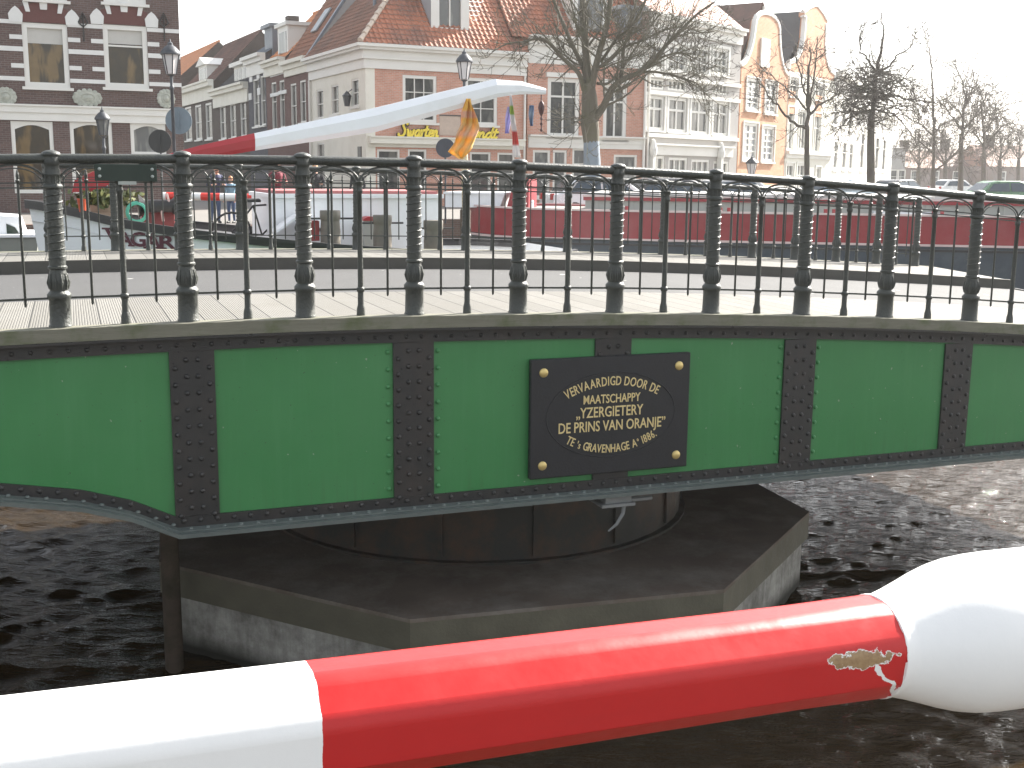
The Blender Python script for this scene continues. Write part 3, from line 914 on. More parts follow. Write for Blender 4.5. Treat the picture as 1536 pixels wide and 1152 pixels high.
    def band(s, name, m, u0, u1, z0, z1, d, sd='F', d1=0.0):
        f = s.side(sd)[2]
        mb = MB()
        P = [f(u, dd, z) for z in (z0, z1) for dd in (-d, d1) for u in (u0, u1)]
        mb.add(P, [(0, 2, 3, 1), (4, 5, 7, 6), (0, 1, 5, 4), (2, 6, 7, 3), (0, 4, 6, 2), (1, 3, 7, 5)])
        return mb.build(name, m, s.t)
    def cornice(s, m, u0, u1, z0, steps, sd='F', name='cornice', ext=0.0):
        f = s.side(sd)[2]
        mb = MB(); z = z0
        for hgt, d in steps:
            e = d if ext else 0
            P = [f(u, dd, zz) for zz in (z, z + hgt) for dd in (-d, 0.0) for u in (u0 - e, u1 + (e if ext == 2 else 0))]
            mb.add(P, [(0, 2, 3, 1), (4, 5, 7, 6), (0, 1, 5, 4), (2, 6, 7, 3), (0, 4, 6, 2), (1, 3, 7, 5)])
            z += hgt
        return mb.build(name, m, s.t)
    def shell(s, m, z0, z1, sides='LRB'):
        mb = MB()
        W, D = s.W, s.D
        if 'L' in sides: mb.quad((0, 0.001, z0), (0, D, z0), (0, D, z1), (0, 0.001, z1))
        if 'R' in sides: mb.quad((W, 0.001, z0), (W, D, z0), (W, D, z1), (W, 0.001, z1))
        if 'B' in sides: mb.quad((0, D, z0), (W, D, z0), (W, D, z1), (0, D, z1))
        return mb.build('side_wall', m, s.t)
GZ = 2.75      # street level on the far bank
def gable_roof(h, z, pitch, m, over=0.25, tiles=True, gable_m=None, pitch_w=0.26, depth=None, name='roof'):
    if depth: h.D = depth
    """ridge runs along the front"""
    D = depth or h.D
    tp = math.tan(R(pitch)); rz = z + tp * D / 2
    vd = V((0, math.cos(R(pitch)), math.sin(R(pitch)))); L = D / 2 / math.cos(R(pitch))
    mb = MB()
    if tiles: tile_sheet(mb, V((0, 0, z)) - vd * over, (1, 0, 0), vd, h.W, lambda u: L + over, pitch=pitch_w)
    else: mb.quad(V((0, 0, z)) - vd * over, V((h.W, 0, z)) - vd * over, V((h.W, D / 2, rz)), V((0, D / 2, rz)))
    mb.quad((0, D / 2, rz), (h.W, D / 2, rz), (h.W, D, z), (0, D, z))
    mb.tube([(0, D / 2, rz + 0.04), (h.W, D / 2, rz + 0.04)], 0.1, 8)
    r_ = mb.build(name, m, h.t)
    for x in (0.0, h.W):
        mb = MB(); mb.poly([(x, 0.0, z), (x, D / 2, rz - 0.03), (x, D, z)])
        mb.build('gable_wall', gable_m or brick_brown, h.t)
    return r_

# ------------------------------------------------------------------ dark brick corner house, left
ANG = math.atan2(0.44, 0.90)
def along(P, a, d): return (P[0] + math.cos(a) * d, P[1] + math.sin(a) * d)
Pr = tuple(aty(271, 100, 45.0)[:2])                                    # its right hand corner
LW = 12.0
h = House('corner_house', 'dark brick corner house with white stone bands on the left of the street', along(Pr, ANG, -LW), ANG, LW, 9)
w_up = [h.rect((35, 35, 103, 131)), h.rect((156, 38, 222, 132))]
w_tp = [h.rect((36, -95, 98, 0)), h.rect((153, -92, 217, 5))]
w_gr = [h.rect((19, 182, 82, 290)), h.rect((107, 182, 170, 290)), h.rect((196, 184, 249, 233))]
u_sp = w_up[1][0] - w_up[0][0]
w_up.append((w_up[0][0] - u_sp, w_up[0][1] - u_sp, w_up[0][2], w_up[0][3]))
zt = 13.6
h.wall(brick_dark, 0, LW, GZ, zt, w_up + w_tp + w_gr)
h.shell(brick_dark, GZ, zt)
mb = MB(); mb.box(0, LW, 0, 9, zt, zt + 0.2); mb.build('roof', tile_slate, h.t)
for k, q in enumerate(w_up):
    h.window(q, nx=1, nz=2 if k == 1 else 1, gm=glass_warm, fw_=0.17, blind=0.28 if k == 0 else 0.26, split=0.7, bars=0.06)
for q in w_tp: h.window(q, nx=1, nz=1, fw_=0.17)
for k, q in enumerate(w_gr): h.window(q, nx=1, nz=1, gm=(glass_warm, glass_warm, glass_l)[k], fw_=0.13, sill=k == 2, arch=0.16)
def zat(py, px=130): return h.px(px, py)[1]
cells = [(0, 0)] 
def gaps(z0, z1, wins):
    xs = [0.0]
    for q in sorted(wins): xs += [max(0, q[0]), max(0, q[1])]
    xs.append(LW)
    return [(a, b) for a, b in zip(xs[::2], xs[1::2]) if b - a > 0.05]
zb_ = [(38, 30), (80, 73), (124, 118)]
mb = MB()
for lo, hi in ((h.px(130, 42)[1], h.px(130, 36)[1]), (h.px(130, 82)[1], h.px(130, 75)[1]), (h.px(130, 125)[1], h.px(130, 119)[1])):
    for a, b in gaps(lo, hi, w_up): h.band('stone_band', stone_w, a, b, lo, hi, 0.03)
for q in w_up:
    for py in (61, 103):
        z = h.px(130, py)[1]
        h.band('quoin_stone', stone_w, q[0] - 0.42, q[0] - 0.002, z - 0.075, z + 0.075, 0.028)
        h.band('quoin_stone', stone_w, q[1] + 0.002, q[1] + 0.42, z - 0.075, z + 0.075, 0.028)
    for sx in (q[0] - 0.18, q[1] + 0.18):
        zc = q[3] - 0.02
        mb = MB()
        mb.prism([(sx - 0.21, -0.05, zc), (sx + 0.21, -0.05, zc), (sx + 0.24, -0.05, zc + 0.28), (sx + 0.12, -0.05, zc + 0.45), (sx, -0.05, zc + 0.55), (sx - 0.12, -0.05, zc + 0.45), (sx - 0.24, -0.05, zc + 0.28)], (0, 0.049, 0))
        mb.build('pointed_stone', stone_w, h.t)
    um = (q[0] + q[1]) / 2
    for k, (dx, tilt) in enumerate(((-0.52, 0.2), (0, 0), (0.52, -0.2))):
        mb = MB(); w0 = 0.09 if k != 1 else 0.14
        zc = q[3] + 0.36 + (0.1 if k == 1 else 0)
        mb.prism([(um + dx - w0 * 0.8, -0.04, zc), (um + dx + w0 * 0.8, -0.04, zc), (um + dx + w0 - tilt * 0.4, -0.04, zc + 0.36), (um + dx - w0 - tilt * 0.4, -0.04, zc + 0.36)], (0, 0.039, 0))
        mb.build('keystone', stone_w, h.t)
    mb = MB()
    for i in range(10):
        a0 = -0.9 + 1.8 * i / 10; a1 = -0.9 + 1.8 * (i + 1) / 10
        f0 = 0.30 * (1 - (a0 / 0.9) ** 2); f1 = 0.30 * (1 - (a1 / 0.9) ** 2)
        mb.quad((um + a0, -0.012, q[3] + 0.02), (um + a1, -0.012, q[3] + 0.02), (um + a1, -0.012, q[3] + 0.42 + f1), (um + a0, -0.012, q[3] + 0.42 + f0))
    mb.build('brick_arch', mat('dark_red_arch_brick', (0.12, 0.045, 0.04), 0.8, 0, 0.25, 14), h.t)
h.cornice(white_p, 0, LW, h.px(130, 183)[1], [(0.28, 0.08), (0.22, 0.14), (0.06, 0.2)], name='shop_cornice')
# carved stone cartouches
relief = mat('mossy_carved_stone', (0.42, 0.43, 0.38), 0.85, 0, 0.3, 8, 0.5, 20, dirt=(0.2, 0.22, 0.17), dscale=6, damt=0.6)
for cx, cy, wx, wz in ((131, 147, 0.50, 0.31), (8, 145, 0.34, 0.31), (249, 148, 0.29, 0.33)):
    u, z = h.px(cx, cy)
    mb = MB()
    for i in range(14):
        a = 2 * math.pi * i / 14
        mb.lathe([(0.10, -0.02), (0.09, 0.03), (0.02, 0.06)], 8, Matrix.Translation((u + wx * 0.85 * math.cos(a), -0.03, z + wz * 0.8 * math.sin(a))) @ Matrix.Rotation(R(90), 4, 'X'))
    mb.lathe([(1, -0.01), (0.95, 0.05), (0.6, 0.08), (0.55, 0.05), (0.3, 0.09), (0.02, 0.13)], 16, Matrix.Translation((u, -0.02, z)) @ Matrix.Rotation(R(90), 4, 'X') @ Matrix.Diagonal((wx * 0.85, wz * 0.8, 1, 1)))
    mb.build('carved_cartouche', relief, h.t, True)
# wall anchors
for cx, cy in ((125, 45), (246, 45), (-20, 45)):
    u, z = h.px(cx, cy)
    mb = MB(); mb.tube([(u, -0.05, z - 0.4), (u, -0.05, z + 0.5)], 0.025, 6)
    mb.tube([(u - 0.16, -0.05, z + 0.25), (u, -0.05, z + 0.6), (u + 0.16, -0.05, z + 0.25), (u, -0.05, z + 0.1), (u - 0.16, -0.05, z + 0.25)], 0.03, 6)
    mb.build('wall_anchor', iron_flat, h.t)

# ------------------------------------------------------------------ pink brick corner restaurant
PC0 = (-6.85, 55.0)
RW = onplane(789, 97, PC0, ANG)[0]
RDEP = onplane(465, 107, PC0, ANG + math.pi / 2)[0]
rest = House('restaurant_house', 'pink brick corner house with cream side wall, red hipped roof and yellow script sign', PC0, ANG, RW, RDEP)
h = rest
ZE = 9.0                                             # underside of the cornice
holes = [h.rect((604, 113, 655, 184)), h.rect((698, 117, 746, 188))]
zg0 = GZ
shop = [h.rect((566, 224, 600, 300)), h.rect((612, 224, 640, 300)), h.rect((705, 228, 736, 300)), h.rect((746, 229, 772, 300))]
shop = [(a, b, GZ + 0.5, d) for a, b, c, d in shop]
h.wall(brick_pink, 0.45, RW, GZ, ZE, holes + shop)
h.band('corner_pilaster', cream_p, -0.002, 0.45, GZ, ZE, 0.01)
for q, l in zip(holes, (0, 1)): h.window(q, nx=3 if l == 0 else 2, nz=3, gm=glass_d, fw_=0.15, bars=0.04)
for q in shop: h.window(q, nx=1, nz=2, gm=glass_d, fw_=0.1, split=0.75)
zc = h.px(600, 221)[1]
h.cornice(cream_p, 0.1, RW - 0.15, zc, [(0.16, 0.1), (0.26, 0.35), (0.07, 0.42)], name='shop_cornice')
side = [h.rect((475, 134, 485, 178), 'L'), h.rect((497, 127, 508, 172), 'L'), h.rect((527, 118, 538, 160), 'L'), h.rect((476, 214, 487, 300), 'L')]
h.wall(cream_p, 0.002, h.D, GZ, ZE, side, 'L', name='cream_side_wall')
for q in side: h.window(q, 'L', nx=1, nz=2, gm=glass_d, fw_=0.09)
mb = MB(); mb.quad((RW, 0.01, GZ), (RW, h.D, GZ), (RW, h.D, ZE + 0.8), (RW, 0.01, ZE + 0.8)); mb.quad((0, h.D, GZ), (RW, h.D, GZ), (RW, h.D, ZE + 0.8), (0, h.D, ZE + 0.8)); mb.build('rear_wall', cream_p, h.t)
st = [(0.42, 0.10), (0.10, 0.22), (0.30, 0.16), (0.12, 0.38), (0.14, 0.5)]
h.cornice(white_p, 0.0, RW, ZE, st, 'F', 'cornice', 1)
h.cornice(white_p, 0.003, h.D, ZE + 0.003, st, 'L', 'cornice', 0)
ZR = ZE + sum(a for a, b in st)
PT_ = 47
tpr = math.tan(R(PT_)); cpr = math.cos(R(PT_))
RD = 4.9                                              # plan depth from eave to ridge
mb = MB()
ov = 0.35
vd = V((0, cpr, math.sin(R(PT_))))
tile_sheet(mb, (-ov, -ov, ZR), (1, 0, 0), vd, RW + ov, lambda u: min(u, RD) / cpr)
mb.build('front_roof_slope', tile_red, h.t)
mb = MB()
vd2 = V((cpr, 0, math.sin(R(PT_))))
tile_sheet(mb, (-ov, -ov, ZR), (0, 1, 0), vd2, h.D + ov, lambda u: min(u, RD) / cpr)
mb.build('side_roof_slope', tile_mat('weathered_brown_pantile', (0.22, 0.11, 0.075), (0.30, 0.15, 0.10), (0.13, 0.09, 0.07), 0.6), h.t)
mb = MB()
zr = ZR + RD * tpr
mb.quad((-ov + RD, -ov + RD, zr), (RW, -ov + RD, zr), (RW, h.D, zr - 1.0), (-ov + RD, h.D, zr - 0.2))
mb.build('rear_roof_slope', tile_brown, h.t)
mb = MB()
k = 16
for i in range(k):
    a = RD * i / k; b = RD * (i + 1) / k
    mb.tube([(-ov + a, -ov + a, ZR + a * tpr + 0.10), (-ov + b, -ov + b, ZR + b * tpr + 0.07)], [0.13, 0.1], 8)
mb.build('hip_ridge_tiles', mortar_m, h.t, True)
# dormer
d0 = h.px(652, 75)[0]; d1 = h.px(712, 75)[0]
yd = 0.55
dz0 = ZR + (yd + ov) * tpr - 0.15; dz1 = dz0 + 2.35
q = h.rect((662, 33, 692, 80))
dm = (d0 + d1) / 2; hw = 0.98
mb = MB()
mb.box(dm - hw, dm - hw + 0.42, yd, yd + 0.2, dz0, dz1); mb.box(dm + hw - 0.42, dm + hw, yd, yd + 0.2, dz0, dz1)
mb.box(dm - hw + 0.42, dm + hw - 0.42, yd, yd + 0.2, dz1 - 0.35, dz1); mb.box(dm - hw + 0.42, dm + hw - 0.42, yd, yd + 0.2, dz0, dz0 + 0.2)
mb.box(dm - 0.03, dm + 0.03, yd + 0.05, yd + 0.15, dz0 + 0.2, dz1 - 0.35)
mb.box(dm - hw - 0.28, dm + hw + 0.28, yd - 0.3, yd + 0.3, dz1 + 0.001, dz1 + 0.16)
mb.prism([(dm - hw - 0.3, yd - 0.26, dz1 + 0.165), (dm + hw + 0.3, yd - 0.26, dz1 + 0.165), (dm, yd - 0.26, dz1 + 0.72)], (0, 0.4, 0))
mb.prism([(dm - hw - 0.36, yd - 0.32, dz1 + 0.17), (dm - hw - 0.2, yd - 0.32, dz1 + 0.17), (dm, yd - 0.32, dz1 + 0.66), (dm, yd - 0.32, dz1 + 0.80)], (0, 3.6, 0))
mb.prism([(dm + hw + 0.36, yd - 0.32, dz1 + 0.17), (dm + hw + 0.2, yd - 0.32, dz1 + 0.17), (dm, yd - 0.32, dz1 + 0.66), (dm, yd - 0.32, dz1 + 0.80)], (0, 3.6, 0))
do = mb.build('dormer', white_p, h.t)
mb = MB()
for x in (dm - hw - 0.003, dm + hw + 0.003):
    mb.poly([(x, yd + 0.01, dz0), (x, yd + 0.01, dz1), (x, yd + 2.3, dz1)])
mb.build('dormer_cheek', zinc, do)
mb = MB(); mb.quad((dm - hw + 0.4, yd + 0.12, dz0 + 0.18), (dm + hw - 0.4, yd + 0.12, dz0 + 0.18), (dm + hw - 0.4, yd + 0.12, dz1 - 0.33), (dm - hw + 0.4, yd + 0.12, dz1 - 0.33)); mb.build('pane', glass_l, do)
# roof pipe and skylights on the side slope
mb = MB()
ps = [V((-ov + 2.0, 3.3, ZR + 2.0 * tpr)), V((-ov + 2.0, 3.3, ZR + 2.0 * tpr + 0.9))]
mb.tube(ps, 0.09, 8); mb.lathe([(0.14, 0), (0.14, 0.25), (0.03, 0.32)], 8, Matrix.Translation(ps[1])); mb.build('roof_flue', lead, h.t)
# drainpipes, lantern, panel
mb = MB(); mb.tube([(RW - 0.08, -0.08, GZ), (RW - 0.08, -0.08, ZE)], 0.06, 8); mb.build('drainpipe', white_p, h.t)
mb = MB(); mb.tube([(-0.1, h.D - 0.15, GZ), (-0.1, h.D - 0.15, ZE)], 0.07, 8); mb.build('drainpipe', white_p, h.t)
u, z = h.px(540, 228, 'L'); mb = MB(); mb.box(-0.04, -0.002, u - 0.25, u + 0.25, z - 0.25, z + 0.25); mb.build('menu_board', iron_flat, h.t)
u, z = h.px(676, 184)
h.band('plaster_panel', mat('beige_wall_panel', (0.5, 0.4, 0.33), 0.8), h.px(659, 180)[0], h.px(690, 180)[0], h.px(676, 203)[1], h.px(676, 173)[1], 0.02)
h.band('panel_moulding', iron_flat, h.px(659, 172)[0], h.px(692, 172)[0], h.px(676, 174)[1], h.px(676, 172.5)[1], 0.05)

# script sign: pen strokes swept as tubes
GLY = {
 'S': [[(0.62, 0.98), (0.72, 1.10), (0.62, 1.2), (0.42, 1.16), (0.30, 0.98), (0.38, 0.78), (0.50, 0.55), (0.50, 0.28), (0.36, 0.06), (0.12, 0.0), (-0.08, 0.1), (-0.06, 0.26)]],
 'w': [[(0.0, 0.5), (0.1, 0.55), (0.12, 0.1), (0.24, 0.0), (0.38, 0.5), (0.36, 0.12), (0.46, 0.0), (0.6, 0.2), (0.66, 0.52), (0.76, 0.46)]],
 'a': [[(0.5, 0.45), (0.36, 0.55), (0.14, 0.42), (0.06, 0.14), (0.2, 0.0), (0.4, 0.18), (0.52, 0.52), (0.46, 0.1), (0.56, 0.0), (0.68, 0.1)]],
 'r': [[(0.0, 0.45), (0.12, 0.55), (0.08, 0.0)], [(0.1, 0.3), (0.24, 0.54), (0.4, 0.5)]],
 't': [[(0.2, 0.95), (0.08, 0.15), (0.18, 0.0), (0.34, 0.12)], [(-0.06, 0.58), (0.4, 0.62)]],
 'e': [[(0.06, 0.24), (0.34, 0.32), (0.36, 0.5), (0.2, 0.55), (0.06, 0.28), (0.1, 0.05), (0.26, 0.0), (0.44, 0.14)]],
 'n': [[(0.0, 0.45), (0.1, 0.55), (0.06, 0.0)], [(0.08, 0.3), (0.26, 0.54), (0.38, 0.46), (0.34, 0.1), (0.44, 0.0), (0.56, 0.14)]],
 'o': [[(0.22, 0.55), (0.05, 0.3), (0.12, 0.02), (0.34, 0.08), (0.42, 0.36), (0.24, 0.55), (0.46, 0.5)]],
 'd': [[(0.44, 0.42), (0.28, 0.55), (0.06, 0.3), (0.12, 0.0), (0.34, 0.12), (0.5, 0.6), (0.56, 1.1), (0.44, 0.2), (0.5, 0.0), (0.64, 0.12)]],
 'H': [[(0.22, 1.15), (0.2, 0.6), (0.02, 0.0)], [(0.8, 1.15), (0.66, 0.5), (0.6, 0.0), (0.74, 0.1)], [(0.08, 0.55), (0.7, 0.62)]],
}
ADV = {'S': 0.72, 'w': 0.78, 'a': 0.62, 'r': 0.42, 't': 0.38, 'e': 0.44, 'n': 0.56, 'o': 0.5, 'd': 0.62, 'H': 0.86}
def smooth(p, k=4):
    out = []
    for i in range(len(p) - 1):
        p0 = V(p[max(i - 1, 0)]); p1 = V(p[i]); p2 = V(p[i + 1]); p3 = V(p[min(i + 2, len(p) - 1)])
        for j in range(k):
            t = j / k
            out.append(0.5 * ((2 * p1) + (p2 - p0) * t + (2 * p0 - 5 * p1 + 4 * p2 - p3) * t * t + (3 * p1 - p0 - 3 * p2 + p3) * t ** 3))
    out.append(V(p[-1]))
    return out
neon = mat('yellow_sign_letter', (0.85, 0.68, 0.08), 0.4)
neonb = mat('dark_sign_backing', (0.035, 0.025, 0.01), 0.5)
def script(txt, b, word):
    """b: photo box of the word on the front wall"""
    u0, u1, z0, z1 = b
    tot = sum(ADV[c] for c in txt)
    kx = (u1 - u0) / tot; kz = (z1 - z0) / 1.2
    sgn = thing('script_sign', word, 'sign', (h.P0[0], h.P0[1], 0), h.ang)
    A = MB(); B = MB(); x = 0
    for c in txt:
        for stv in GLY[c]:
            p = smooth([(a + x, bb) for a, bb in stv])
            A.tube([(u0 + (q.x + q.y * 0.12) * kx, -0.17, z0 + q.y * kz) for q in p], 0.058, 6)
            B.tube([(u0 + (q.x + q.y * 0.12) * kx + 0.02, -0.08, z0 + q.y * kz - 0.02) for q in p], 0.11, 6)
        x += ADV[c]
    A.build('letters', neon, sgn, True); B.build('backing', neonb, sgn, True)
script('Swarten', h.rect((597, 184, 655, 205)), 'yellow script sign reading Swarten above the shop cornice of the pink corner house')
script('Hondt', h.rect((690, 189, 744, 207)), 'yellow script sign reading Hondt, partly behind the yellow flag')

# ------------------------------------------------------------------ houses down the side street
bvec = (-math.sin(ANG), math.cos(ANG))
TB = [rest.D + 0.02] + [rest.px(x_, 120, 'L')[0] for x_ in (428.5, 399, 372, 320, 272)]
EZ = [rest.px(x_, y_, 'L')[1] for x_, y_ in ((428.5, 94), (399, 94), (371, 88), (319, 137), (275, 133))]
TB[5] = max(TB[5], TB[4] + 8)
def street(t0, t1, name, label, eave_px, m, D=9):
    """house on the right side of the side street between distances t0 (near) and t1 (far)"""
    P = (PC0[0] + bvec[0] * t1, PC0[1] + bvec[1] * t1)
    h = House(name, label, P, ANG - math.pi / 2, t1 - t0, D)
    h.z = [h.px(x, y)[1] for x, y in eave_px]
    return h
def street_windows(h, boxes, m, z0, z1, **kw):
    q = [h.rect(b) for b in boxes]
    h.wall(m, 0, h.W, z0, z1, q)
    for r_ in q: h.window(r_, **kw)
# 1 maroon house with tall grey side gable
h = street(TB[0] + 0.01, TB[1] - 0.01, 'street_house', 'maroon brick street house with a tall grey plastered gable beside the pink corner house', [(445, 95)], brick_red, 11)
z1 = EZ[0] - 0.8
street_windows(h, [(436, 125, 445, 192), (450, 120, 459, 184)], brick_red, GZ, z1, nx=1, nz=2, gm=glass_d, fw_=0.1)
h.cornice(cream_p, 0, h.W, z1, [(0.35, 0.1), (0.25, 0.2), (0.2, 0.4)])
gable_roof(h, z1 + 0.8, 55, tile_mat('brown_red_pantile', (0.25, 0.11, 0.07), (0.34, 0.16, 0.10), (0.13, 0.09, 0.07), 0.5), gable_m=grey_plaster)
mb = MB(); mb.quad((h.W, 0, GZ), (h.W, h.D, GZ), (h.W, h.D, z1 + 0.8), (h.W, 0, z1 + 0.8)); mb.quad((0, 0, GZ), (0, h.D, GZ), (0, h.D, z1 + 0.8), (0, 0, z1 + 0.8)); mb.build('side_wall', grey_plaster, h.t)
tp = math.tan(R(55))
mb = MB()
mb.prism([(h.W - 0.28, -0.25, z1 + 0.78 - 0.25 * tp), (h.W - 0.28, h.D / 2, z1 + 0.95 + h.D / 2 * tp), (h.W - 0.28, h.D / 2, z1 + 1.15 + h.D / 2 * tp), (h.W - 0.28, -0.25, z1 + 1.0 - 0.25 * tp)], (0.3, 0, 0))
mb.build('gable_coping', lead, h.t)
for xx, yy in ((2.6, 1.3),):
    mb = MB(); M0 = Matrix.Translation((xx, yy, z1 + 0.86 + yy * tp)) @ Matrix.Rotation(R(55), 4, 'X'); mb.box(-0.5, 0.5, -0.6, 0.9, 0.06, 0.14, M0); mb.build('skylight', zinc, h.t)
# 2 red brick with white stones
h = street(TB[1] + 0.01, TB[2] - 0.01, 'street_house', 'red brick street house with pale keystones and a grey roof dormer', [(415, 80)], brick_red)
z1 = EZ[1] - 0.85
street_windows(h, [(407.5, 123, 415, 195), (419.5, 120, 427, 192)], brick_red, GZ, z1, nx=1, nz=2, gm=glass_d, fw_=0.1, split=0.6)
for px_ in (409, 421):
    for py in (112, 142):
        u, z = h.px(px_ + 3, py - (px_ - 409) * 0.3); h.band('white_stone', stone_w, u - 0.9, u + 0.9, z - 0.1, z + 0.1, 0.04)
h.cornice(cream_p, 0, h.W, z1, [(0.5, 0.12), (0.2, 0.3), (0.15, 0.45)])
h.shell(brick_red, GZ, z1 + 0.8)
gable_roof(h, z1 + 0.8, 45, tile_orange, depth=6.0)
da, db = h.px(409, 60)[0], h.px(424, 60)[0]; dz = h.px(416, 34)[1]
mb = MB(); mb.box(da, db, 0.3, 2.5, z1 + 0.7, dz - 0.2); mb.box(da - 0.2, db + 0.2, 0.15, 2.6, dz - 0.2, dz); do = mb.build('dormer', white_p, h.t)
mb = MB(); mb.quad((da + 0.25, 0.29, z1 + 1.1), (db - 0.25, 0.29, z1 + 1.1), (db - 0.25, 0.29, dz - 0.5), (da + 0.25, 0.29, dz - 0.5)); mb.build('pane', glass_l, do)
# 3 blue grey
h = street(TB[2] + 0.01, TB[3] - 0.01, 'street_house', 'blue grey brick street house with a stepped white top and square attic box', [(385, 85)], brick_grey)
z1 = EZ[2] - 1.15
street_windows(h, [(380, 118, 389, 190), (391, 113, 398, 188)], brick_grey, GZ, z1, nx=1, nz=2, gm=glass_d, fw_=0.1)
for px_, py in ((377, 118), (388, 113), (398, 108), (389, 137), (376, 145)):
    u, z = h.px(px_, py); h.band('white_stone', stone_w, u - 0.35, u + 0.35, z - 0.2, z + 0.2, 0.05)
h.cornice(white_p, 0, h.W, z1, [(0.7, 0.1), (0.25, 0.3), (0.2, 0.5)])
h.shell(brick_grey, GZ, z1 + 1.1)
gable_roof(h, z1 + 1.1, 35, lead, depth=5.5)
da, db = h.px(387, 60)[0], h.px(398.5, 60)[0]; dz = h.px(393, 36)[1]
mb = MB(); mb.box(da, db, 0.4, 2.6, z1 + 1.0, dz - 0.2); mb.box(da - 0.2, db + 0.15, 0.2, 2.8, dz - 0.2, dz); mb.build('attic_box', lead, h.t)
mb = MB(); mb.box(0.2, 0.9, 2.4, 3.1, z1 + 2, z1 + 3.8); mb.build('chimney', brick_brown, h.t)
# 4 brown with slate dormer
h = street(TB[3] + 0.01, TB[4] - 0.01, 'street_house', 'brown brick street house with a wide three light roof dormer', [(345, 135)], brick_brown)
z1 = EZ[3] - 1.2
street_windows(h, [(330, 158, 339, 209), (345, 155, 354, 207), (360.5, 151, 369.5, 205)], brick_brown, GZ, z1, nx=1, nz=2, gm=glass_d, fw_=0.12)
h.cornice(cream_p, 0, h.W, z1, [(0.8, 0.1), (0.25, 0.35), (0.15, 0.5)])
h.shell(brick_brown, GZ, z1 + 1.1)
gable_roof(h, z1 + 1.1, 42, tile_slate, depth=6.5)
da, db = h.px(340, 110)[0], h.px(358, 110)[0]; dz = h.px(350, 92)[1]
mb = MB(); mb.box(da, db, 0.5, 2.8, z1 + 1.2, dz - 0.25); mb.box(da - 0.2, db + 0.2, 0.2, 3.0, dz - 0.25, dz); do = mb.build('dormer', white_p, h.t)
for i in range(3):
    wa = da + (db - da) * (i + 0.1) / 3; wb = da + (db - da) * (i + 0.9) / 3
    mb = MB(); mb.quad((wa, 0.49, z1 + 1.5), (wb, 0.49, z1 + 1.5), (wb, 0.49, dz - 0.4), (wa, 0.49, dz - 0.4)); mb.build('pane', glass_l, do)
# 5 brown with tall tiled roof
h = street(TB[4] + 0.01, TB[5] - 0.01, 'street_house', 'farthest brown brick street house with a steep maroon tiled roof', [(300, 160)], brick_brown)
z1 = EZ[4] - 1.35
street_windows(h, [(278, 160, 287.5, 211), (293, 157, 302.5, 210), (308.5, 154, 318, 209)], brick_brown, GZ, z1, nx=1, nz=2, gm=glass_d, fw_=0.15)
h.cornice(cream_p, 0, h.W, z1, [(0.9, 0.1), (0.3, 0.4), (0.15, 0.5)])
h.shell(brick_brown, GZ, z1 + 1.2)
gable_roof(h, z1 + 1.2, 46, tile_brown, depth=7.0)
da, db = h.px(290, 110)[0], h.px(302, 110)[0]; dz = h.px(296, 98)[1]
mb = MB(); mb.box(da, db, 0.4, 2.8, z1 + 1.2, dz); mb.prism([(da - 0.2, 0.2, dz), (db + 0.2, 0.2, dz), ((da + db) / 2, 0.2, dz + 0.6)], (0, 2.6, 0)); do = mb.build('dormer', white_p, h.t)
mb = MB(); mb.quad((da + 0.35, 0.39, z1 + 1.6), (db - 0.35, 0.39, z1 + 1.6), (db - 0.35, 0.39, dz - 0.2), (da + 0.35, 0.39, dz - 0.2)); mb.build('pane', glass_l, do)
# 6 closing the view with a bright orange roof
h = street(TB[5] + 2, TB[5] + 22, 'street_house', 'distant house with a bright orange pantile roof behind the street lamp', [(290, 110)], brick_brown, 12)
z1 = h.px(285, 112)[1]
h.wall(brick_brown, 0, h.W, GZ, z1, []); h.shell(brick_brown, GZ, z1)
gable_roof(h, z1, 42, tile_orange, pitch_w=0.6, depth=7)
# ------------------------------------------------------------------ quay row to the right
def seg(pa, Ya, pb, Yb):
    A = aty(pa, 262, Ya); B = aty(pb, 262, Yb)
    return (A.x, A.y), math.atan2(B.y - A.y, B.x - A.x), math.hypot(B.x - A.x, B.y - A.y)
def slope_roof(h, z, pitch, m, D, pw=0.26, over=0.2, left=0.0):
    tp = math.tan(R(pitch)); vd = V((0, math.cos(R(pitch)), math.sin(R(pitch)))); L = D / 2 / math.cos(R(pitch))
    mb = MB(); tile_sheet(mb, V((-left, 0, z)) - vd * over, (1, 0, 0), vd, h.W + left, lambda u: L + over, pitch=pw)
    mb.quad((0, D / 2, z + tp * D / 2), (h.W, D / 2, z + tp * D / 2), (h.W, D, z), (0, D, z))
    return mb.build('roof', m, h.t)
# pink brick house
P, a, W = seg(790, 58.9, 966, 61.6)
h = House('row_house', 'pink brick house with white cornice and orange roof behind the big bare tree', P, a, W, 9)
q = [h.rect((821, 117, 869, 206)), h.rect((905, 127, 940, 210))]
g = [h.rect((799, 225, 825, 300)), h.rect((829, 225, 850, 300)), h.rect((858, 222, 880, 300)), h.rect((920, 232, 955, 300))]
g = [(max(0.1, x[0]), x[1], GZ + 0.4, x[3]) for x in g]
zc = h.px(880, 99)[1]
h.wall(brick_pink, 0, h.W, GZ, zc, q + g)
h.shell(brick_pink, GZ, zc + 1.3)
h.window(q[0], nx=2, nz=2, fw_=0.2, bars=0.09, split=0.72, gm=glass_d); h.window(q[1], nx=2, nz=2, fw_=0.2, bars=0.09, split=0.72, gm=glass_d)
for x in g: h.window(x, nx=1, nz=2, fw_=0.12, split=0.7, gm=glass_l)
for x in q:
    h.band('window_hood', white_p, x[0] - 0.12, x[1] + 0.12, x[3] + 0.02, x[3] + 0.24, 0.14)
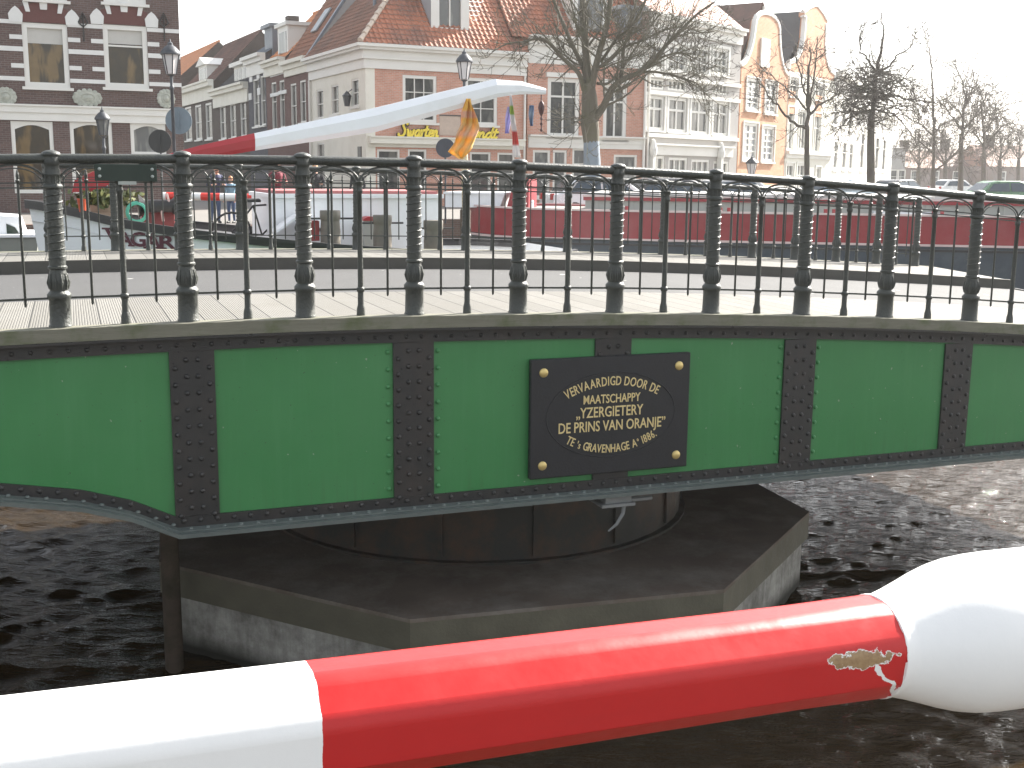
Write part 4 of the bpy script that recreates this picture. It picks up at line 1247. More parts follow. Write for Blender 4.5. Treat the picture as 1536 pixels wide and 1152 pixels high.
h.cornice(white_p, 0, h.W, zc, [(0.85, 0.06), (0.2, 0.2), (0.15, 0.34), (0.12, 0.5)], ext=0)
h.cornice(white_p, 0.05, h.W - 0.05, h.px(880, 223)[1], [(0.25, 0.08), (0.3, 0.12), (0.08, 0.3)], name='shop_fascia')
slope_roof(h, zc + 1.32, 47, tile_red, 8, left=0.9)
tp = math.tan(R(47))
for d0, wd, m_, nm in ((2.6, 1.9, white_p, 'dormer'), (5.3, 1.2, lead, 'dormer')):
    z0 = zc + 1.2; z1 = z0 + (2.9 if m_ is white_p else 1.7)
    mb = MB(); mb.box(d0, d0 + wd, 0.35, 2.6, z0, z1); mb.box(d0 - 0.15, d0 + wd + 0.15, 0.15, 2.8, z1, z1 + 0.2)
    do = mb.build(nm, m_, h.t)
    mb = MB(); mb.quad((d0 + 0.25, 0.34, z0 + 0.4), (d0 + wd - 0.25, 0.34, z0 + 0.4), (d0 + wd - 0.25, 0.34, z1 - 0.25), (d0 + 0.25, 0.34, z1 - 0.25)); mb.build('pane', glass_l, do)
mb = MB(); mb.tube([(h.W - 0.12, -0.1, GZ), (h.W - 0.12, -0.1, zc)], 0.07, 8); mb.build('drainpipe', white_p, h.t)
mb = MB(); mb.box(-0.02, 0.35, -0.06, -0.002, h.px(790, 170)[1], zc); mb.build('brick_pier', brick_pink, h.t)

# grey stucco house with wide white windows
P, a, W = seg(967, 61.8, 1104, 69.0)
h = House('row_house', 'pale grey stucco house with a row of wide white windows', P, a, W, 9)
xs = [(969, 996), (1002, 1030), (1036, 1063), (1069, 1092)]
def ys(y0, x): return y0 + (x - 965) * 0.085
mid = [h.rect((x0, ys(142, (x0 + x1) / 2), x1, ys(194, (x0 + x1) / 2))) for x0, x1 in xs]
fan = [h.rect((x0, ys(116, (x0 + x1) / 2), x1, ys(132, (x0 + x1) / 2))) for x0, x1 in xs]
upw = [h.rect((x0, ys(60, (x0 + x1) / 2) + 3, x1, ys(103, (x0 + x1) / 2))) for x0, x1 in xs]
grd = [h.rect((x0, ys(232, (x0 + x1) / 2), x1, 305)) for x0, x1 in xs]
grd = [(x[0], x[1], GZ + 0.3, x[3]) for x in grd]
zt = h.px(966, 42)[1]
h.wall(stucco, 0, h.W, GZ, zt, mid + fan + upw + grd)
h.shell(stucco, GZ, zt)
for x in mid: h.window(x, nx=2, nz=2, split=0.66, gm=glass_l, fw_=0.16, bars=0.12, surround=0.16)
for x in fan: h.window(x, nx=4, nz=1, gm=glass_l, fw_=0.1, bars=0.08, sill=False)
for x in upw: h.window(x, nx=3, nz=3, gm=glass_l, fw_=0.16, bars=0.06, surround=0.16)
for x in grd: h.window(x, nx=3, nz=1, gm=glass_l, fw_=0.14, bars=0.1)
for zz in (mid[0][2] - 0.35, fan[0][2] - 0.28, upw[0][2] - 0.4):
    h.band('white_string_course', white_p, 0.05, h.W - 0.05, zz, zz + 0.2, 0.14)
h.cornice(white_p, 0, h.W, zt, [(0.5, 0.1), (0.2, 0.3), (0.15, 0.45)])
h.cornice(white_p, 0.6, h.W - 0.6, grd[0][3] + 0.05, [(0.5, 0.1), (0.1, 0.25)], name='shop_fascia')
for px_ in (968, 1075):
    u = max(0.3, h.px(px_, 240)[0])
    mb = MB(); mb.box(u, u + 0.25, -0.3, -0.002, GZ, grd[0][3]); mb.lathe([(0.2, 0), (0.24, 0.3), (0.1, 0.8), (0.02, 0.85)], 8, Matrix.Translation((u + 0.12, -0.18, grd[0][3]))); mb.build('white_pilaster', white_p, h.t)
mb = MB(); zr = zt + 0.85; mb.quad((0, -0.2, zr), (h.W, -0.2, zr), (h.W, 4.5, zr + 3.6), (0, 4.5, zr + 3.6)); mb.quad((0, 4.5, zr + 3.6), (h.W, 4.5, zr + 3.6), (h.W, 9, zr), (0, 9, zr)); mb.build('roof', tile_mat('faded_red_tile', (0.42, 0.2, 0.15), (0.48, 0.26, 0.2), (0.3, 0.18, 0.15), 0.4), h.t)
mb = MB(); mb.tube([(0.08, -0.08, GZ), (0.08, -0.08, zt)], 0.06, 8); mb.build('drainpipe', white_p, h.t)

def gable_front(h, m, z_e, z_top, shape, thick=0.35, cope=white_p):
    """curved front gable: shape is a list of (fraction across half width, fraction of height)"""
    W = h.W; c = W / 2
    L = [(c - f * c, z_e + k * (z_top - z_e)) for f, k in shape]
    Rr = [(c + f * c, z_e + k * (z_top - z_e)) for f, k in shape][::-1]
    pts = L + Rr
    mb = MB()
    for (a0, z0), (a1, z1), (b1, y1), (b0, y0) in zip(L, L[1:], [(2 * c - x, z) for x, z in L[1:]], [(2 * c - x, z) for x, z in L]):
        mb.prism([(a0, 0, z0), (b0, 0, y0), (b1, 0, y1), (a1, 0, z1)], (0, thick, 0))
    mb.build('front_gable', m, h.t)
    mb = MB(); mb.tube([(x, thick / 2 - 0.08, z + 0.05) for x, z in pts], 0.17, 6); mb.build('gable_coping', cope, h.t, True)
    return pts
BELL = [(1.0, 0.0), (0.86, 0.06), (0.74, 0.17), (0.64, 0.32), (0.57, 0.5), (0.53, 0.66), (0.52, 0.74), (0.50, 0.82), (0.42, 0.91), (0.28, 0.97), (0.1, 1.0)]
# orange bell gable house
P, a, W = seg(1105.5, 69.3, 1175, 75.5)
h = House('row_house', 'narrow orange brick house with a tall curved bell gable', P, a, W, 10)
q = [h.rect((1119, 117, 1139, 166)), h.rect((1147, 122, 1165, 171)), h.rect((1114, 184, 1136, 241)), h.rect((1142, 189, 1161, 243)), h.rect((1140, 58, 1153, 101))]
ze = h.px(1142, 105)[1]; zt = h.px(1147, 20)[1]
h.wall(brick_orange, 0, h.W, GZ, ze, q[:4])
h.shell(brick_orange, GZ, ze)
gable_front(h, brick_orange, ze, zt, BELL)
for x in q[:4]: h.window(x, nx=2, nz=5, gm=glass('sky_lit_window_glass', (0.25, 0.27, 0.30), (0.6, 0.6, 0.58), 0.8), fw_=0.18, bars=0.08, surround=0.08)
x = q[4]
x = (x[0], x[1], x[2], x[3])
mb = MB(); mb.box(x[0], x[1], -0.1, -0.002, x[2], x[3]); mb.build('attic_shutter', white_p, h.t)
mb = MB(); mb.tube([(h.W / 2, 0.3, zt), (h.W / 2, 0.3, zt + 0.5)], 0.1, 6); mb.build('gable_finial', white_p, h.t)
zr = ze + 4.0
mb = MB(); mb.quad((0, 0.36, ze), (0, 10, ze), (h.W / 2, 10, zr), (h.W / 2, 0.36, zr)); mb.quad((h.W, 0.36, ze), (h.W, 10, ze), (h.W / 2, 10, zr), (h.W / 2, 0.36, zr)); mb.poly([(0, 10, ze), (h.W / 2, 10, zr), (h.W, 10, ze)])
mb.build('roof', tile_brown, h.t)
h.band('stone_sill_course', white_p, 0.05, h.W - 0.05, GZ + 0.1, GZ + 1.0, 0.06)
# white and brick house with neck gable
P, a, W = seg(1176, 75.8, 1244, 84.0)
h = House('row_house', 'white ground floor house topped by an orange brick neck gable', P, a, W, 10)
q = [h.rect((1184, 116, 1197, 145)), h.rect((1222, 125, 1236, 150)), h.rect((1180, 160, 1190, 226)), h.rect((1198, 165, 1210, 226)), h.rect((1220, 170, 1230, 230)), h.rect((1178, 245, 1190, 300)), h.rect((1194, 245, 1207, 300)), h.rect((1222, 250, 1230, 300))]
ze = h.px(1210, 112)[1]; zt = h.px(1213, 4)[1]
zm = h.px(1210, 238)[1]
fix = lambda x: (max(0.15, x[0]), min(h.W - 0.15, x[1]), max(GZ + 0.3, x[2]), x[3])
q = [fix(x) for x in q]
h.wall(cream_p, 0, h.W, GZ, ze, q)
h.shell(cream_p, GZ, ze)
for k, x in enumerate(q): h.window(x, nx=2, nz=2, gm=glass_l, fw_=0.16, bars=0.08, split=0.65, surround=0.1)
for px_, py in ((1184, 170), (1225, 175)):
    u, z = h.px(px_, py); h.band('brick_panel', brick_orange, max(0.1, u - 0.5), min(h.W - 0.1, u + 0.9), z, z + 1.4, 0.03)
h.cornice(white_p, 0, h.W, zm, [(0.25, 0.1), (0.2, 0.3)])
NECK = [(1.0, 0.0), (0.98, 0.1), (0.8, 0.13), (0.66, 0.2), (0.52, 0.34), (0.46, 0.5), (0.44, 0.78), (0.52, 0.79), (0.52, 0.84), (0.3, 0.93), (0.05, 1.0)]
gable_front(h, brick_orange, ze, zt, NECK)
zr = ze + 4.2
mb = MB(); mb.quad((0, 0.36, ze), (0, 10, ze), (h.W / 2, 10, zr), (h.W / 2, 0.36, zr)); mb.quad((h.W, 0.36, ze), (h.W, 10, ze), (h.W / 2, 10, zr), (h.W / 2, 0.36, zr)); mb.poly([(0, 10, ze), (h.W / 2, 10, zr), (h.W, 10, ze)])
mb.build('roof', tile_slate, h.t)
# white houses stepping away
P, a, W = seg(1245, 84.3, 1283, 96.0)
h = House('row_house', 'white plastered house with a flat cornice and narrow windows, behind the dense drooping tree', P, a, W, 10)
zt = h.px(1247, 122)[1]
bx = [(1249, 150, 1257, 190), (1262, 154, 1269, 192), (1274, 158, 1280, 196), (1249, 208, 1257, 255), (1263, 210, 1270, 255), (1274, 212, 1280, 256)]
q = [h.rect(b) for b in bx]
h.wall(white_p, 0, h.W, GZ, zt, q); h.shell(white_p, GZ, zt)
for x in q: h.window(x, nx=1, nz=2, gm=glass_l, fw_=0.2, split=0.6)
h.cornice(white_p, 0, h.W, zt, [(0.5, 0.15), (0.3, 0.5)])
mb = MB(); mb.quad((0, -0.4, zt + 0.8), (h.W, -0.4, zt + 0.8), (h.W, 5, zt + 3.6), (0, 5, zt + 3.6)); mb.quad((0, 5, zt + 3.6), (h.W, 5, zt + 3.6), (h.W, 10, zt + 0.8), (0, 10, zt + 0.8)); mb.build('roof', tile_brown, h.t)
P, a, W = seg(1284, 96.3, 1336, 113.0)
h = House('row_house', 'last white house of the quay row, low and wide with tall dark windows', P, a, W, 12)
zt = h.px(1290, 176)[1]
bx = [(1290, 196, 1297, 256), (1302, 199, 1308, 256), (1313, 203, 1319, 257), (1324, 206, 1329, 258)]
q = [h.rect(b) for b in bx]
h.wall(white_p, 0, h.W, GZ, zt, q); h.shell(white_p, GZ, zt)
for x in q: h.window(x, nx=1, nz=2, gm=glass_d, fw_=0.25, split=0.7)
h.cornice(white_p, 0, h.W, zt, [(0.5, 0.15), (0.3, 0.5)])
mb = MB(); mb.quad((0, -0.4, zt + 0.8), (h.W, -0.4, zt + 0.8), (h.W, 12, zt + 1.2), (0, 12, zt + 1.2)); mb.build('roof', tile_slate, h.t)
# distant terrace at the far right
dist_wall = mat('hazy_far_brick', (0.24, 0.19, 0.17), 0.9, 0, 0.25, 0.4, dirt=(0.4, 0.4, 0.4), dscale=0.3, damt=0.5)
def far_house(px0, px1, Y, ytop, yroof, label, wm, rm, ang=0.1):
    A = aty(px0, 262, Y); W = (px1 - px0) / FPX * Y
    h = House('distant_house', label, (A.x, A.y), ang, W, 12)
    h.t['group'] = 'distant houses beyond the quay trees'
    zt = aty((px0 + px1) / 2, ytop, Y).z; zr = aty((px0 + px1) / 2, yroof, Y).z
    n_ = max(2, int(W / 3.2)); q = []
    for i in range(n_):
        u = W * (i + 0.5) / n_
        for fl in range(2):
            q.append((u - 0.6, u + 0.6, GZ + 0.8 + fl * 3.0, GZ + 2.6 + fl * 3.0))
    q = [x for x in q if x[3] < zt - 0.2]
    h.wall(wm, 0, W, GZ, zt, q); h.shell(wm, GZ, zt)
    for x in q: h.window(x, nx=1, nz=2, gm=glass_l, fw_=0.14, sill=False)
    mb = MB(); mb.quad((0, -0.3, zt), (W, -0.3, zt), (W, 6, zr), (0, 6, zr)); mb.quad((0, 6, zr), (W, 6, zr), (W, 12, zt), (0, 12, zt))
    for x in (0, W): mb.poly([(x, 0, zt), (x, 6, zr), (x, 12, zt)])
    mb.build('roof', rm, h.t)
    mb = MB(); mb.box(W * 0.3, W * 0.3 + 1.0, 5.5, 6.5, zr - 0.5, zr + 1.4); mb.build('chimney', brick_brown, h.t)
rt2 = tile_mat('faded_far_roof', (0.26, 0.14, 0.10), (0.32, 0.18, 0.13), (0.2, 0.15, 0.13), 0.4)
far_house(1337, 1357, 150, 222, 214, 'distant grey block just right of the white quay houses', grey_plaster, tile_slate)
far_house(1357, 1420, 165, 252, 224, 'distant low house with a long brown roof, left of the pair of far trees', dist_wall, rt2)
far_house(1420, 1482, 170, 250, 222, 'distant low house with a brown roof in the middle of the far terrace', dist_wall, tile_brown)
far_house(1482, 1570, 165, 250, 216, 'distant low house with a brown roof at the right edge of the picture', dist_wall, rt2)
# ------------------------------------------------------------------ ground of the far bank
pav = mat('grey_brick_paving', (0.15, 0.14, 0.13), 0.85, 0, 0.15, 2, 0.2, 30)
mb = MB()
qy = [(-700, 25.0), (-12, 33.3), (-5.5, 34.6), (-3.2, 40.2), (16, 40.2), (34, 46.0), (60, 62.0), (140, 118.0), (700, 360)]
mb.poly([(x, y, GZ) for x, y in qy] + [(700, 1500, GZ), (-700, 1500, GZ)])
tag(mb.build('quay_ground', pav), kind='structure')
mb = MB()
for (x0, y0), (x1, y1) in zip(qy, qy[1:]):
    mb.quad((x0, y0, -2), (x1, y1, -2), (x1, y1, GZ + 0.004), (x0, y0, GZ + 0.004))
    d = V((x1 - x0, y1 - y0, 0)).normalized(); nn = V((-d.y, d.x, 0)) * 0.4
    mb.quad((x0, y0, GZ + 0.006), (x1, y1, GZ + 0.006), (x1 + nn.x, y1 + nn.y, GZ + 0.006), (x0 + nn.x, y0 + nn.y, GZ + 0.006))
quay_brick = brick('old_quay_brick', (0.16, 0.10, 0.08), (0.2, 0.13, 0.1), (0.22, 0.2, 0.17))
tag(mb.build('quay_wall', quay_brick), kind='structure')
mb = MB(); mb.box(-60, 60, -30, 0.55, -2, 2.65)
tag(mb.build('near_quay', mat('dark_near_paving', (0.07, 0.065, 0.06), 0.85, 0, 0.15, 2)), kind='structure')
# ------------------------------------------------------------------ ships behind the bridge
class Fr:
    """ship frame: x along the side facing the camera, y away from the camera, z up"""
    def __init__(s, P0, ang): s.P0, s.ang = P0, ang
    def px(s, x, y, d=0.0):
        P = (s.P0[0] - math.sin(s.ang) * d, s.P0[1] + math.cos(s.ang) * d)
        return onplane(x, y, P, s.ang)
def interp(pts, x):
    if x <= pts[0][0]: return pts[0][1]
    for (a, va), (b, vb) in zip(pts, pts[1:]):
        if x <= b: return va + (vb - va) * (x - a) / (b - a)
    return pts[-1][1]
hull_w = mat('white_ship_paint', (0.78, 0.80, 0.83), 0.4, 0, 0.05, 2, dirt=(0.5, 0.48, 0.42), dscale=1.2, damt=0.25)
hull_blk = mat('black_ship_paint', (0.025, 0.025, 0.028), 0.4, 0, 0.3, 5)
hull_red = mat('red_ship_paint', (0.26, 0.017, 0.025), 0.38, 0, 0.2, 1.2, 0.1, 6, dirt=(0.34, 0.11, 0.11), dscale=0.9, damt=0.4)
hull_navy = mat('navy_ship_paint', (0.035, 0.05, 0.068), 0.4, 0, 0.25, 2, dirt=(0.12, 0.14, 0.15), dscale=1.0, damt=0.4)
deck_m = mat('worn_grey_ship_deck', (0.2, 0.19, 0.18), 0.75, 0, 0.2, 3)
rubw = mat('pale_rubbing_strake', (0.62, 0.50, 0.48), 0.5, 0, 0.12, 5)
red_spar = mat('red_spar_paint', (0.36, 0.028, 0.035), 0.4, 0, 0.12, 3)
hatch_grey = mat('grey_green_hatch_panel', (0.42, 0.43, 0.40), 0.6, 0, 0.12, 1.5, dirt=(0.3, 0.28, 0.25), dscale=1, damt=0.4)
wood_lt = mat('worn_pale_timber', (0.34, 0.25, 0.18), 0.7, 0, 0.25, 6, 0.3, 30)
bollard_m = mat('weathered_bollard_iron', (0.13, 0.12, 0.10), 0.55, 0, 0.35, 6, 0.3, 20, dirt=(0.25, 0.2, 0.15), dscale=4, damt=0.5)

VF = Fr((0, 19.4), BA)
ship = thing('sailing_barge', 'white hulled barge with maroon lettering and its mast lowered, passing behind the bridge', 'ship', (0, 19.4, 0), BA)
gz = [VF.px(x, y) for x, y in ((42, 309), (110, 318), (190, 335), (290, 348), (390, 358), (480, 367), (640, 378), (760, 384))]
ub = VF.px(40, 330, 1.2)[0]
ue = 1.6
CL = 2.3
def beam(u, k=1.0):
    a = min(1.0, max(0.0, (u - ub) / 3.6)); e = min(1.0, max(0.0, (ue + 0.4 - u) / 1.6))
    return CL * (1 - (1 - a) ** 2.2) * (0.25 + 0.75 * (1 - (1 - e) ** 2)) * k
def gun(u): return interp(gz, u)
NS = 30
sts = [ub + (ue - ub) * (i / NS) ** 1.15 for i in range(NS + 1)]
mb = MB(); rows = []
for u in sts:
    g = gun(u); row = []
    rake = max(0, 1 - (u - ub) / 2.0) * 0.55
    for k, (bz, bk) in enumerate(((-0.4, 0.55), (0.35, 0.86), (1.3, 0.97), (g - 0.5, 1.0), (g, 1.0))):
        sh = rake * (1 - max(0, bz) / g)
        row.append((u + sh, CL - beam(u, bk), bz))
    for k, (bz, bk) in reversed(list(enumerate(((-0.4, 0.55), (0.35, 0.86), (1.3, 0.97), (g - 0.5, 1.0), (g, 1.0))))):
        sh = rake * (1 - max(0, bz) / g)
        row.append((u + sh, CL + beam(u, bk), bz))
    rows.append(row)
vs = [p for r_ in rows for p in r_]; m_ = len(rows[0]); fs = []
for i in range(NS):
    for k in range(m_ - 1):
        if k == 4: continue
        fs.append((i * m_ + k, (i + 1) * m_ + k, (i + 1) * m_ + k + 1, i * m_ + k + 1))
fs.append(tuple(range(NS * m_, NS * m_ + m_)))
mb.add(vs, fs); mb.build('hull', hull_w, ship, True)
mb = MB()
for sgn in (-1, 1):
    for u0, u1 in zip(sts, sts[1:]):
        for lo, hi, ex in ((-0.10, 0.03, 0.06), (-0.02, 0.035, 0.1)):
            P = []
            for u in (u0, u1):
                b0 = CL + sgn * (beam(u) + ex); b1 = CL + sgn * max(0, beam(u) - 0.06)
                P += [(u - 0.05, b0, gun(u) + lo), (u - 0.05, b1, gun(u) + lo), (u - 0.05, b1, gun(u) + hi), (u - 0.05, b0, gun(u) + hi)]
            mb.add(P, [(0, 4, 7, 3), (3, 7, 6, 2), (0, 1, 5, 4), (1, 2, 6, 5)])
mb.build('gunwale', hull_blk, ship)
mb = MB()
for u0, u1 in zip(sts, sts[1:]):
    mb.quad((u0, CL - beam(u0), gun(u0) - 0.3), (u1, CL - beam(u1), gun(u1) - 0.3), (u1, CL + beam(u1), gun(u1) - 0.3), (u0, CL + beam(u0), gun(u0) - 0.3))
mb.build('deck', deck_m, ship)
# name on the bow
let_m = mat('maroon_ship_lettering', (0.075, 0.006, 0.02), 0.5)
for ch, pxc, pyt, pyb, wpx in (('V', 172, 346, 370, 27), ('A', 191, 352, 374, 22), ('G', 210, 351, 374, 23), ('A', 232, 352, 376, 24), ('R', 254, 355, 376, 25)):
    uc, zt = VF.px(pxc, pyt); _, zb0 = VF.px(pxc, pyb); ul = VF.px(pxc - wpx / 2, pyt)[0]; ur = VF.px(pxc + wpx / 2, pyt)[0]
    vs, fs = text_mesh(ch, 1.0, 0.0, 0.028)
    x0 = min(v.x for v in vs); x1 = max(v.x for v in vs); y0 = min(v.y for v in vs); y1 = max(v.y for v in vs)
    out = []
    kx = (ur - ul) / (x1 - x0); ky = (zt - zb0) / (y1 - y0)
    def P(lx, ly):
        u = ul + (lx - x0) * kx; z = zb0 + (ly - y0) * ky
        return (u, CL - beam(u) - 0.03, z)
    mb = MB(); mb.add([P(v.x, v.y) for v in vs], fs)
    W_ = x1 - x0; t_ = 0.09
    ser = {'V': [(x0 - 0.08, x0 + 0.26, y1 - t_, y1), (x1 - 0.26, x1 + 0.08, y1 - t_, y1)], 'A': [(x0 - 0.08, x0 + 0.26, y0, y0 + t_), (x1 - 0.26, x1 + 0.08, y0, y0 + t_)],
           'G': [], 'R': [(x0 - 0.1, x0 + 0.26, y0, y0 + t_), (x0 - 0.1, x0 + 0.1, y1 - t_, y1), (x1 - 0.16, x1 + 0.1, y0, y0 + t_)]}[ch]
    for a, b, c, d in ser:
        q = [P(a, c), P(b, c), P(b, d), P(a, d)]
        mb.add([(x, y - 0.004, z) for x, y, z in q], [(0, 1, 2, 3)])
    mb.build('name_letter', let_m, ship)
# hatch coaming amidships
u0, _ = VF.px(408, 300, 1.3); u1, _ = VF.px(661, 300, 1.3); zt = VF.px(530, 291, 1.3)[1]
mb = MB()
mb.box(u0, u1, 1.3, 3.6, gun(u0) - 0.6, zt - 0.07); mb.build('hatch_coaming', hull_w, ship)
mb = MB(); mb.box(u0 - 0.04, u1 + 0.04, 1.24, 3.66, zt - 0.068, zt); mb.build('hatch_rim', hull_w, ship)
mb = MB(); mb.box(u0 + 0.05, u1 - 0.05, 1.35, 3.55, zt, zt + 0.05); mb.build('hatch_cover', mat('dull_red_hatch_cover', (0.3, 0.1, 0.1), 0.7), ship)
ua, _ = VF.px(628, 300, 1.3)
mb = MB(); mb.box(ua, u1 - 0.06, 1.285, 1.298, gun(ua) + 0.02, zt - 0.12); mb.build('panel', hull_w, ship)
# plank ramp and red box, companion hatch
ua, za = VF.px(412, 352, 0.7); ub2, zb2 = VF.px(448, 326, 0.7)
mb = MB(); mb.prism([(ua, 0.7, za), (ub2, 0.7, zb2), (ub2, 0.7, zb2 + 0.04), (ua, 0.7, za + 0.04)], (0, 0.5, 0)); mb.prism([(ub2, 0.7, zb2), (ub2 + 0.45, 0.7, zb2 - 0.28), (ub2 + 0.45, 0.7, zb2 - 0.24), (ub2, 0.7, zb2 + 0.04)], (0, 0.5, 0)); mb.build('deck_ramp', hull_w, ship)
ua, za = VF.px(464, 352, 0.6); ub2, zb2 = VF.px(479, 331, 0.6)
mb = MB(); mb.bbox(ua, ub2, 0.6, 0.8, za - 0.1, zb2, 0.01); mb.build('locker', mat('red_locker', (0.22, 0.03, 0.03), 0.5), ship)
ua, za = VF.px(546, 352, 1.0); ub2, zb2 = VF.px(566, 331, 1.0)
mb = MB(); mb.box(ua, ub2, 1.0, 1.25, za - 0.2, zb2); mb.build('companion_hatch', hatch_grey, ship)
mb = MB(); mb.prism([((ua + ub2) / 2 + (ub2 - ua) * 0.56 * math.cos(R(a)), 0.97, zb2 + 0.07 * math.sin(R(a))) for a in range(0, 181, 20)], (0, 0.3, 0)); mb.build('companion_lid', red_spar, ship)
# winch bollards on deck
for x0_, x1_, yt, yb in ((483, 514, 316, 356), (563, 591, 323, 362), (640, 668, 331, 371)):
    d = 0.45
    ua, zt = VF.px(x0_, yt, d); ub2, zb2 = VF.px(x1_, yb, d); uc = (ua + ub2) / 2; r_ = (ub2 - ua) / 2
    mb = MB(); mb.lathe([(r_, zb2 - 0.25), (r_, zb2 + 0.1), (r_ * 0.93, (zt + zb2) / 2 + 0.03), (r_ * 0.95, (zt + zb2) / 2 + 0.06), (r_ * 1.03, (zt + zb2) / 2 + 0.08), (r_ * 1.03, zt - 0.02), (r_ * 0.98, zt)], 16, Matrix.Translation((uc, d + r_, 0)))
    bo = mb.build('bollard', bollard_m, ship, True)
    mb = MB(); mb.tube([(uc - r_ * 2.3, d + r_, zt - 0.13), (uc + r_ * 2.3, d + r_, zt - 0.13)], 0.016, 6); mb.build('bollard_pin', hull_blk, bo)
# lowered mast: red foot, white spar, bent tip with pulley block
MD = 1.7
def mp_(x, y): 
    u, z = VF.px(x, y, MD); return (u, MD, z)
def spar(pts, rs, m, name):
    mb = MB()
    cs = [(-1, -0.55), (-0.75, -1), (0.75, -1), (1, -0.55), (1, 0.35), (0.45, 1), (-0.45, 1), (-1, 0.35)]
    vs = []; n8 = len(cs)
    for p, r_ in zip(pts, rs):
        for a, b in cs: vs.append((p[0], p[1] + a * r_ * 0.9, p[2] + b * r_))
    fs = [tuple(range(n8 - 1, -1, -1)), tuple(range((len(pts) - 1) * n8, len(pts) * n8))]
    for i in range(len(pts) - 1):
        for k in range(n8):
            fs.append((i * n8 + k, i * n8 + (k + 1) % n8, (i + 1) * n8 + (k + 1) % n8, (i + 1) * n8 + k))
    mb.add(vs, fs)
    return mb.build(name, m, ship)
P1, P2, P3, P4, P5, P6 = mp_(118, 277), mp_(300, 229), mp_(381, 213), mp_(562, 180), mp_(742, 133), mp_(818, 137)
spar([P1, P2, P3], [0.09, 0.115, 0.14], red_spar, 'mast_foot')
spar([(P3[0] + 0.002, P3[1], P3[2]), P4, P5], [0.14, 0.2, 0.165], hull_w, 'mast')
spar([(P5[0] + 0.002, P5[1], P5[2]), ((P5[0] + P6[0]) / 2, MD, P5[2] + 0.03), P6], [0.155, 0.11, 0.05], hull_w, 'mast_tip')
mb = MB()
a = mp_(812, 142); b = mp_(812, 152)
mb.tube([a, b], 0.012, 5); q = mp_(812, 162)
mb.lathe([(0.01, 0.13), (0.05, 0.08), (0.062, 0.0), (0.04, -0.09), (0.012, -0.14)], 8, Matrix.Translation(q))
mb.tube([mp_(812, 166), mp_(812, 197)], 0.012, 5)
for yy in (178, 186, 195): mb.lathe([(0.012, -0.03), (0.03, 0), (0.012, 0.03)], 6, Matrix.Translation(mp_(812, yy)))
mb.build('pulley_block', mat('oiled_dark_wood', (0.06, 0.025, 0.025), 0.5), ship, True)
# red mast tabernacle on the bow
mb = MB()
c_ = [mp_(108, 288), mp_(112, 270), mp_(140, 257), mp_(182, 258), mp_(172, 272), mp_(140, 288)]
mb.prism([(x, y - 0.18, z) for x, y, z in c_], (0, 0.36, 0)); mb.build('mast_tabernacle', red_spar, ship)
# windlass
mb = MB()
ua, za = VF.px(213, 338, 1.5); ub2, zb2 = VF.px(262, 304, 1.5)
mb.bbox(ua, ub2, 1.5, 1.95, za - 0.2, zb2, 0.02); wl = mb.build('windlass', mat('dull_red_windlass', (0.2, 0.03, 0.03), 0.5, 0, 0.3, 8), ship)
mb = MB(); mb.lathe([(0.02, -0.32), (0.19, -0.3), (0.1, -0.2), (0.1, 0.2), (0.19, 0.3), (0.02, 0.32)], 12, Matrix.Translation((ua + 0.25, 1.35, zb2 - 0.05)) @ Matrix.Rotation(R(90), 4, 'Y')); mb.build('windlass_drum', iron_flat, wl, True)
pk = mat('pale_pink_rod', (0.7, 0.5, 0.46), 0.5)
for x0_, y0_, x1_, y1_ in ((241, 305, 245, 332), (250, 290, 256, 312), (256, 312, 264, 320)):
    mb = MB(); a = VF.px(x0_, y0_, 1.3); b = VF.px(x1_, y1_, 1.3); mb.tube([(a[0], 1.3, a[1]), (b[0], 1.3, b[1])], 0.02, 6); mb.build('windlass_lever', pk, wl)
# things lying on the bow
u, z = VF.px(206, 334, 1.2)
def wv(u, d, z): 
    return V((VF.P0[0] + math.cos(BA) * u - math.sin(BA) * d, VF.P0[1] + math.sin(BA) * u + math.cos(BA) * d, z))
rope_m = mat('green_rope', (0.10, 0.42, 0.30), 0.7, 0, 0.2, 20)
mb = MB()
for k in range(9):
    rr = 0.13 + 0.012 * (k % 3)
    mb.tube([(rr * math.cos(2 * math.pi * i / 20), -0.03 + 0.012 * k, 0.16 + rr * math.sin(2 * math.pi * i / 20) * (1.0 + 0.05 * (k % 2))) for i in range(21)], 0.014, 5, False)
o = mb.build('rope_coil', rope_m, None, True, wv(u, 1.2, z)); o.rotation_euler = (0, 0, BA)
tag(o, 'coil of bright green rope standing on the bow of the white barge', 'rope')
u, z = VF.px(163, 327, 1.4)
pt = thing('planter_crate', 'pale wooden crate with green plants on the bow of the white barge', 'planter', wv(u, 1.4, z), BA)
mb = MB()
for sx0, sx1, sy0, sy1 in ((-0.27, 0.27, 0, 0.02), (-0.27, 0.27, 0.28, 0.30), (-0.27, -0.25, 0.02, 0.28), (0.25, 0.27, 0.02, 0.28)):
    for k in range(2): mb.box(sx0, sx1, sy0, sy1, 0.0 + k * 0.105, 0.095 + k * 0.105)
mb.box(-0.25, 0.25, 0.02, 0.28, 0.0, 0.17); mb.build('crate', wood_lt, pt)
mb = MB()
for k in range(700):
    a = random.uniform(0, 6.28); rr = abs(random.gauss(0, 0.16)); zc_ = 0.17 + random.random() * 0.25
    c_ = V((rr * math.cos(a) * 1.5, 0.15 + rr * math.sin(a) * 0.7, zc_)); s_ = 0.075
    d1 = V((random.gauss(0, 1), random.gauss(0, 1), random.gauss(0, 1))).normalized() * s_; d2 = d1.orthogonal().normalized() * s_ * 0.6
    mb.quad(c_ - d1, c_ + d2, c_ + d1, c_ - d2)
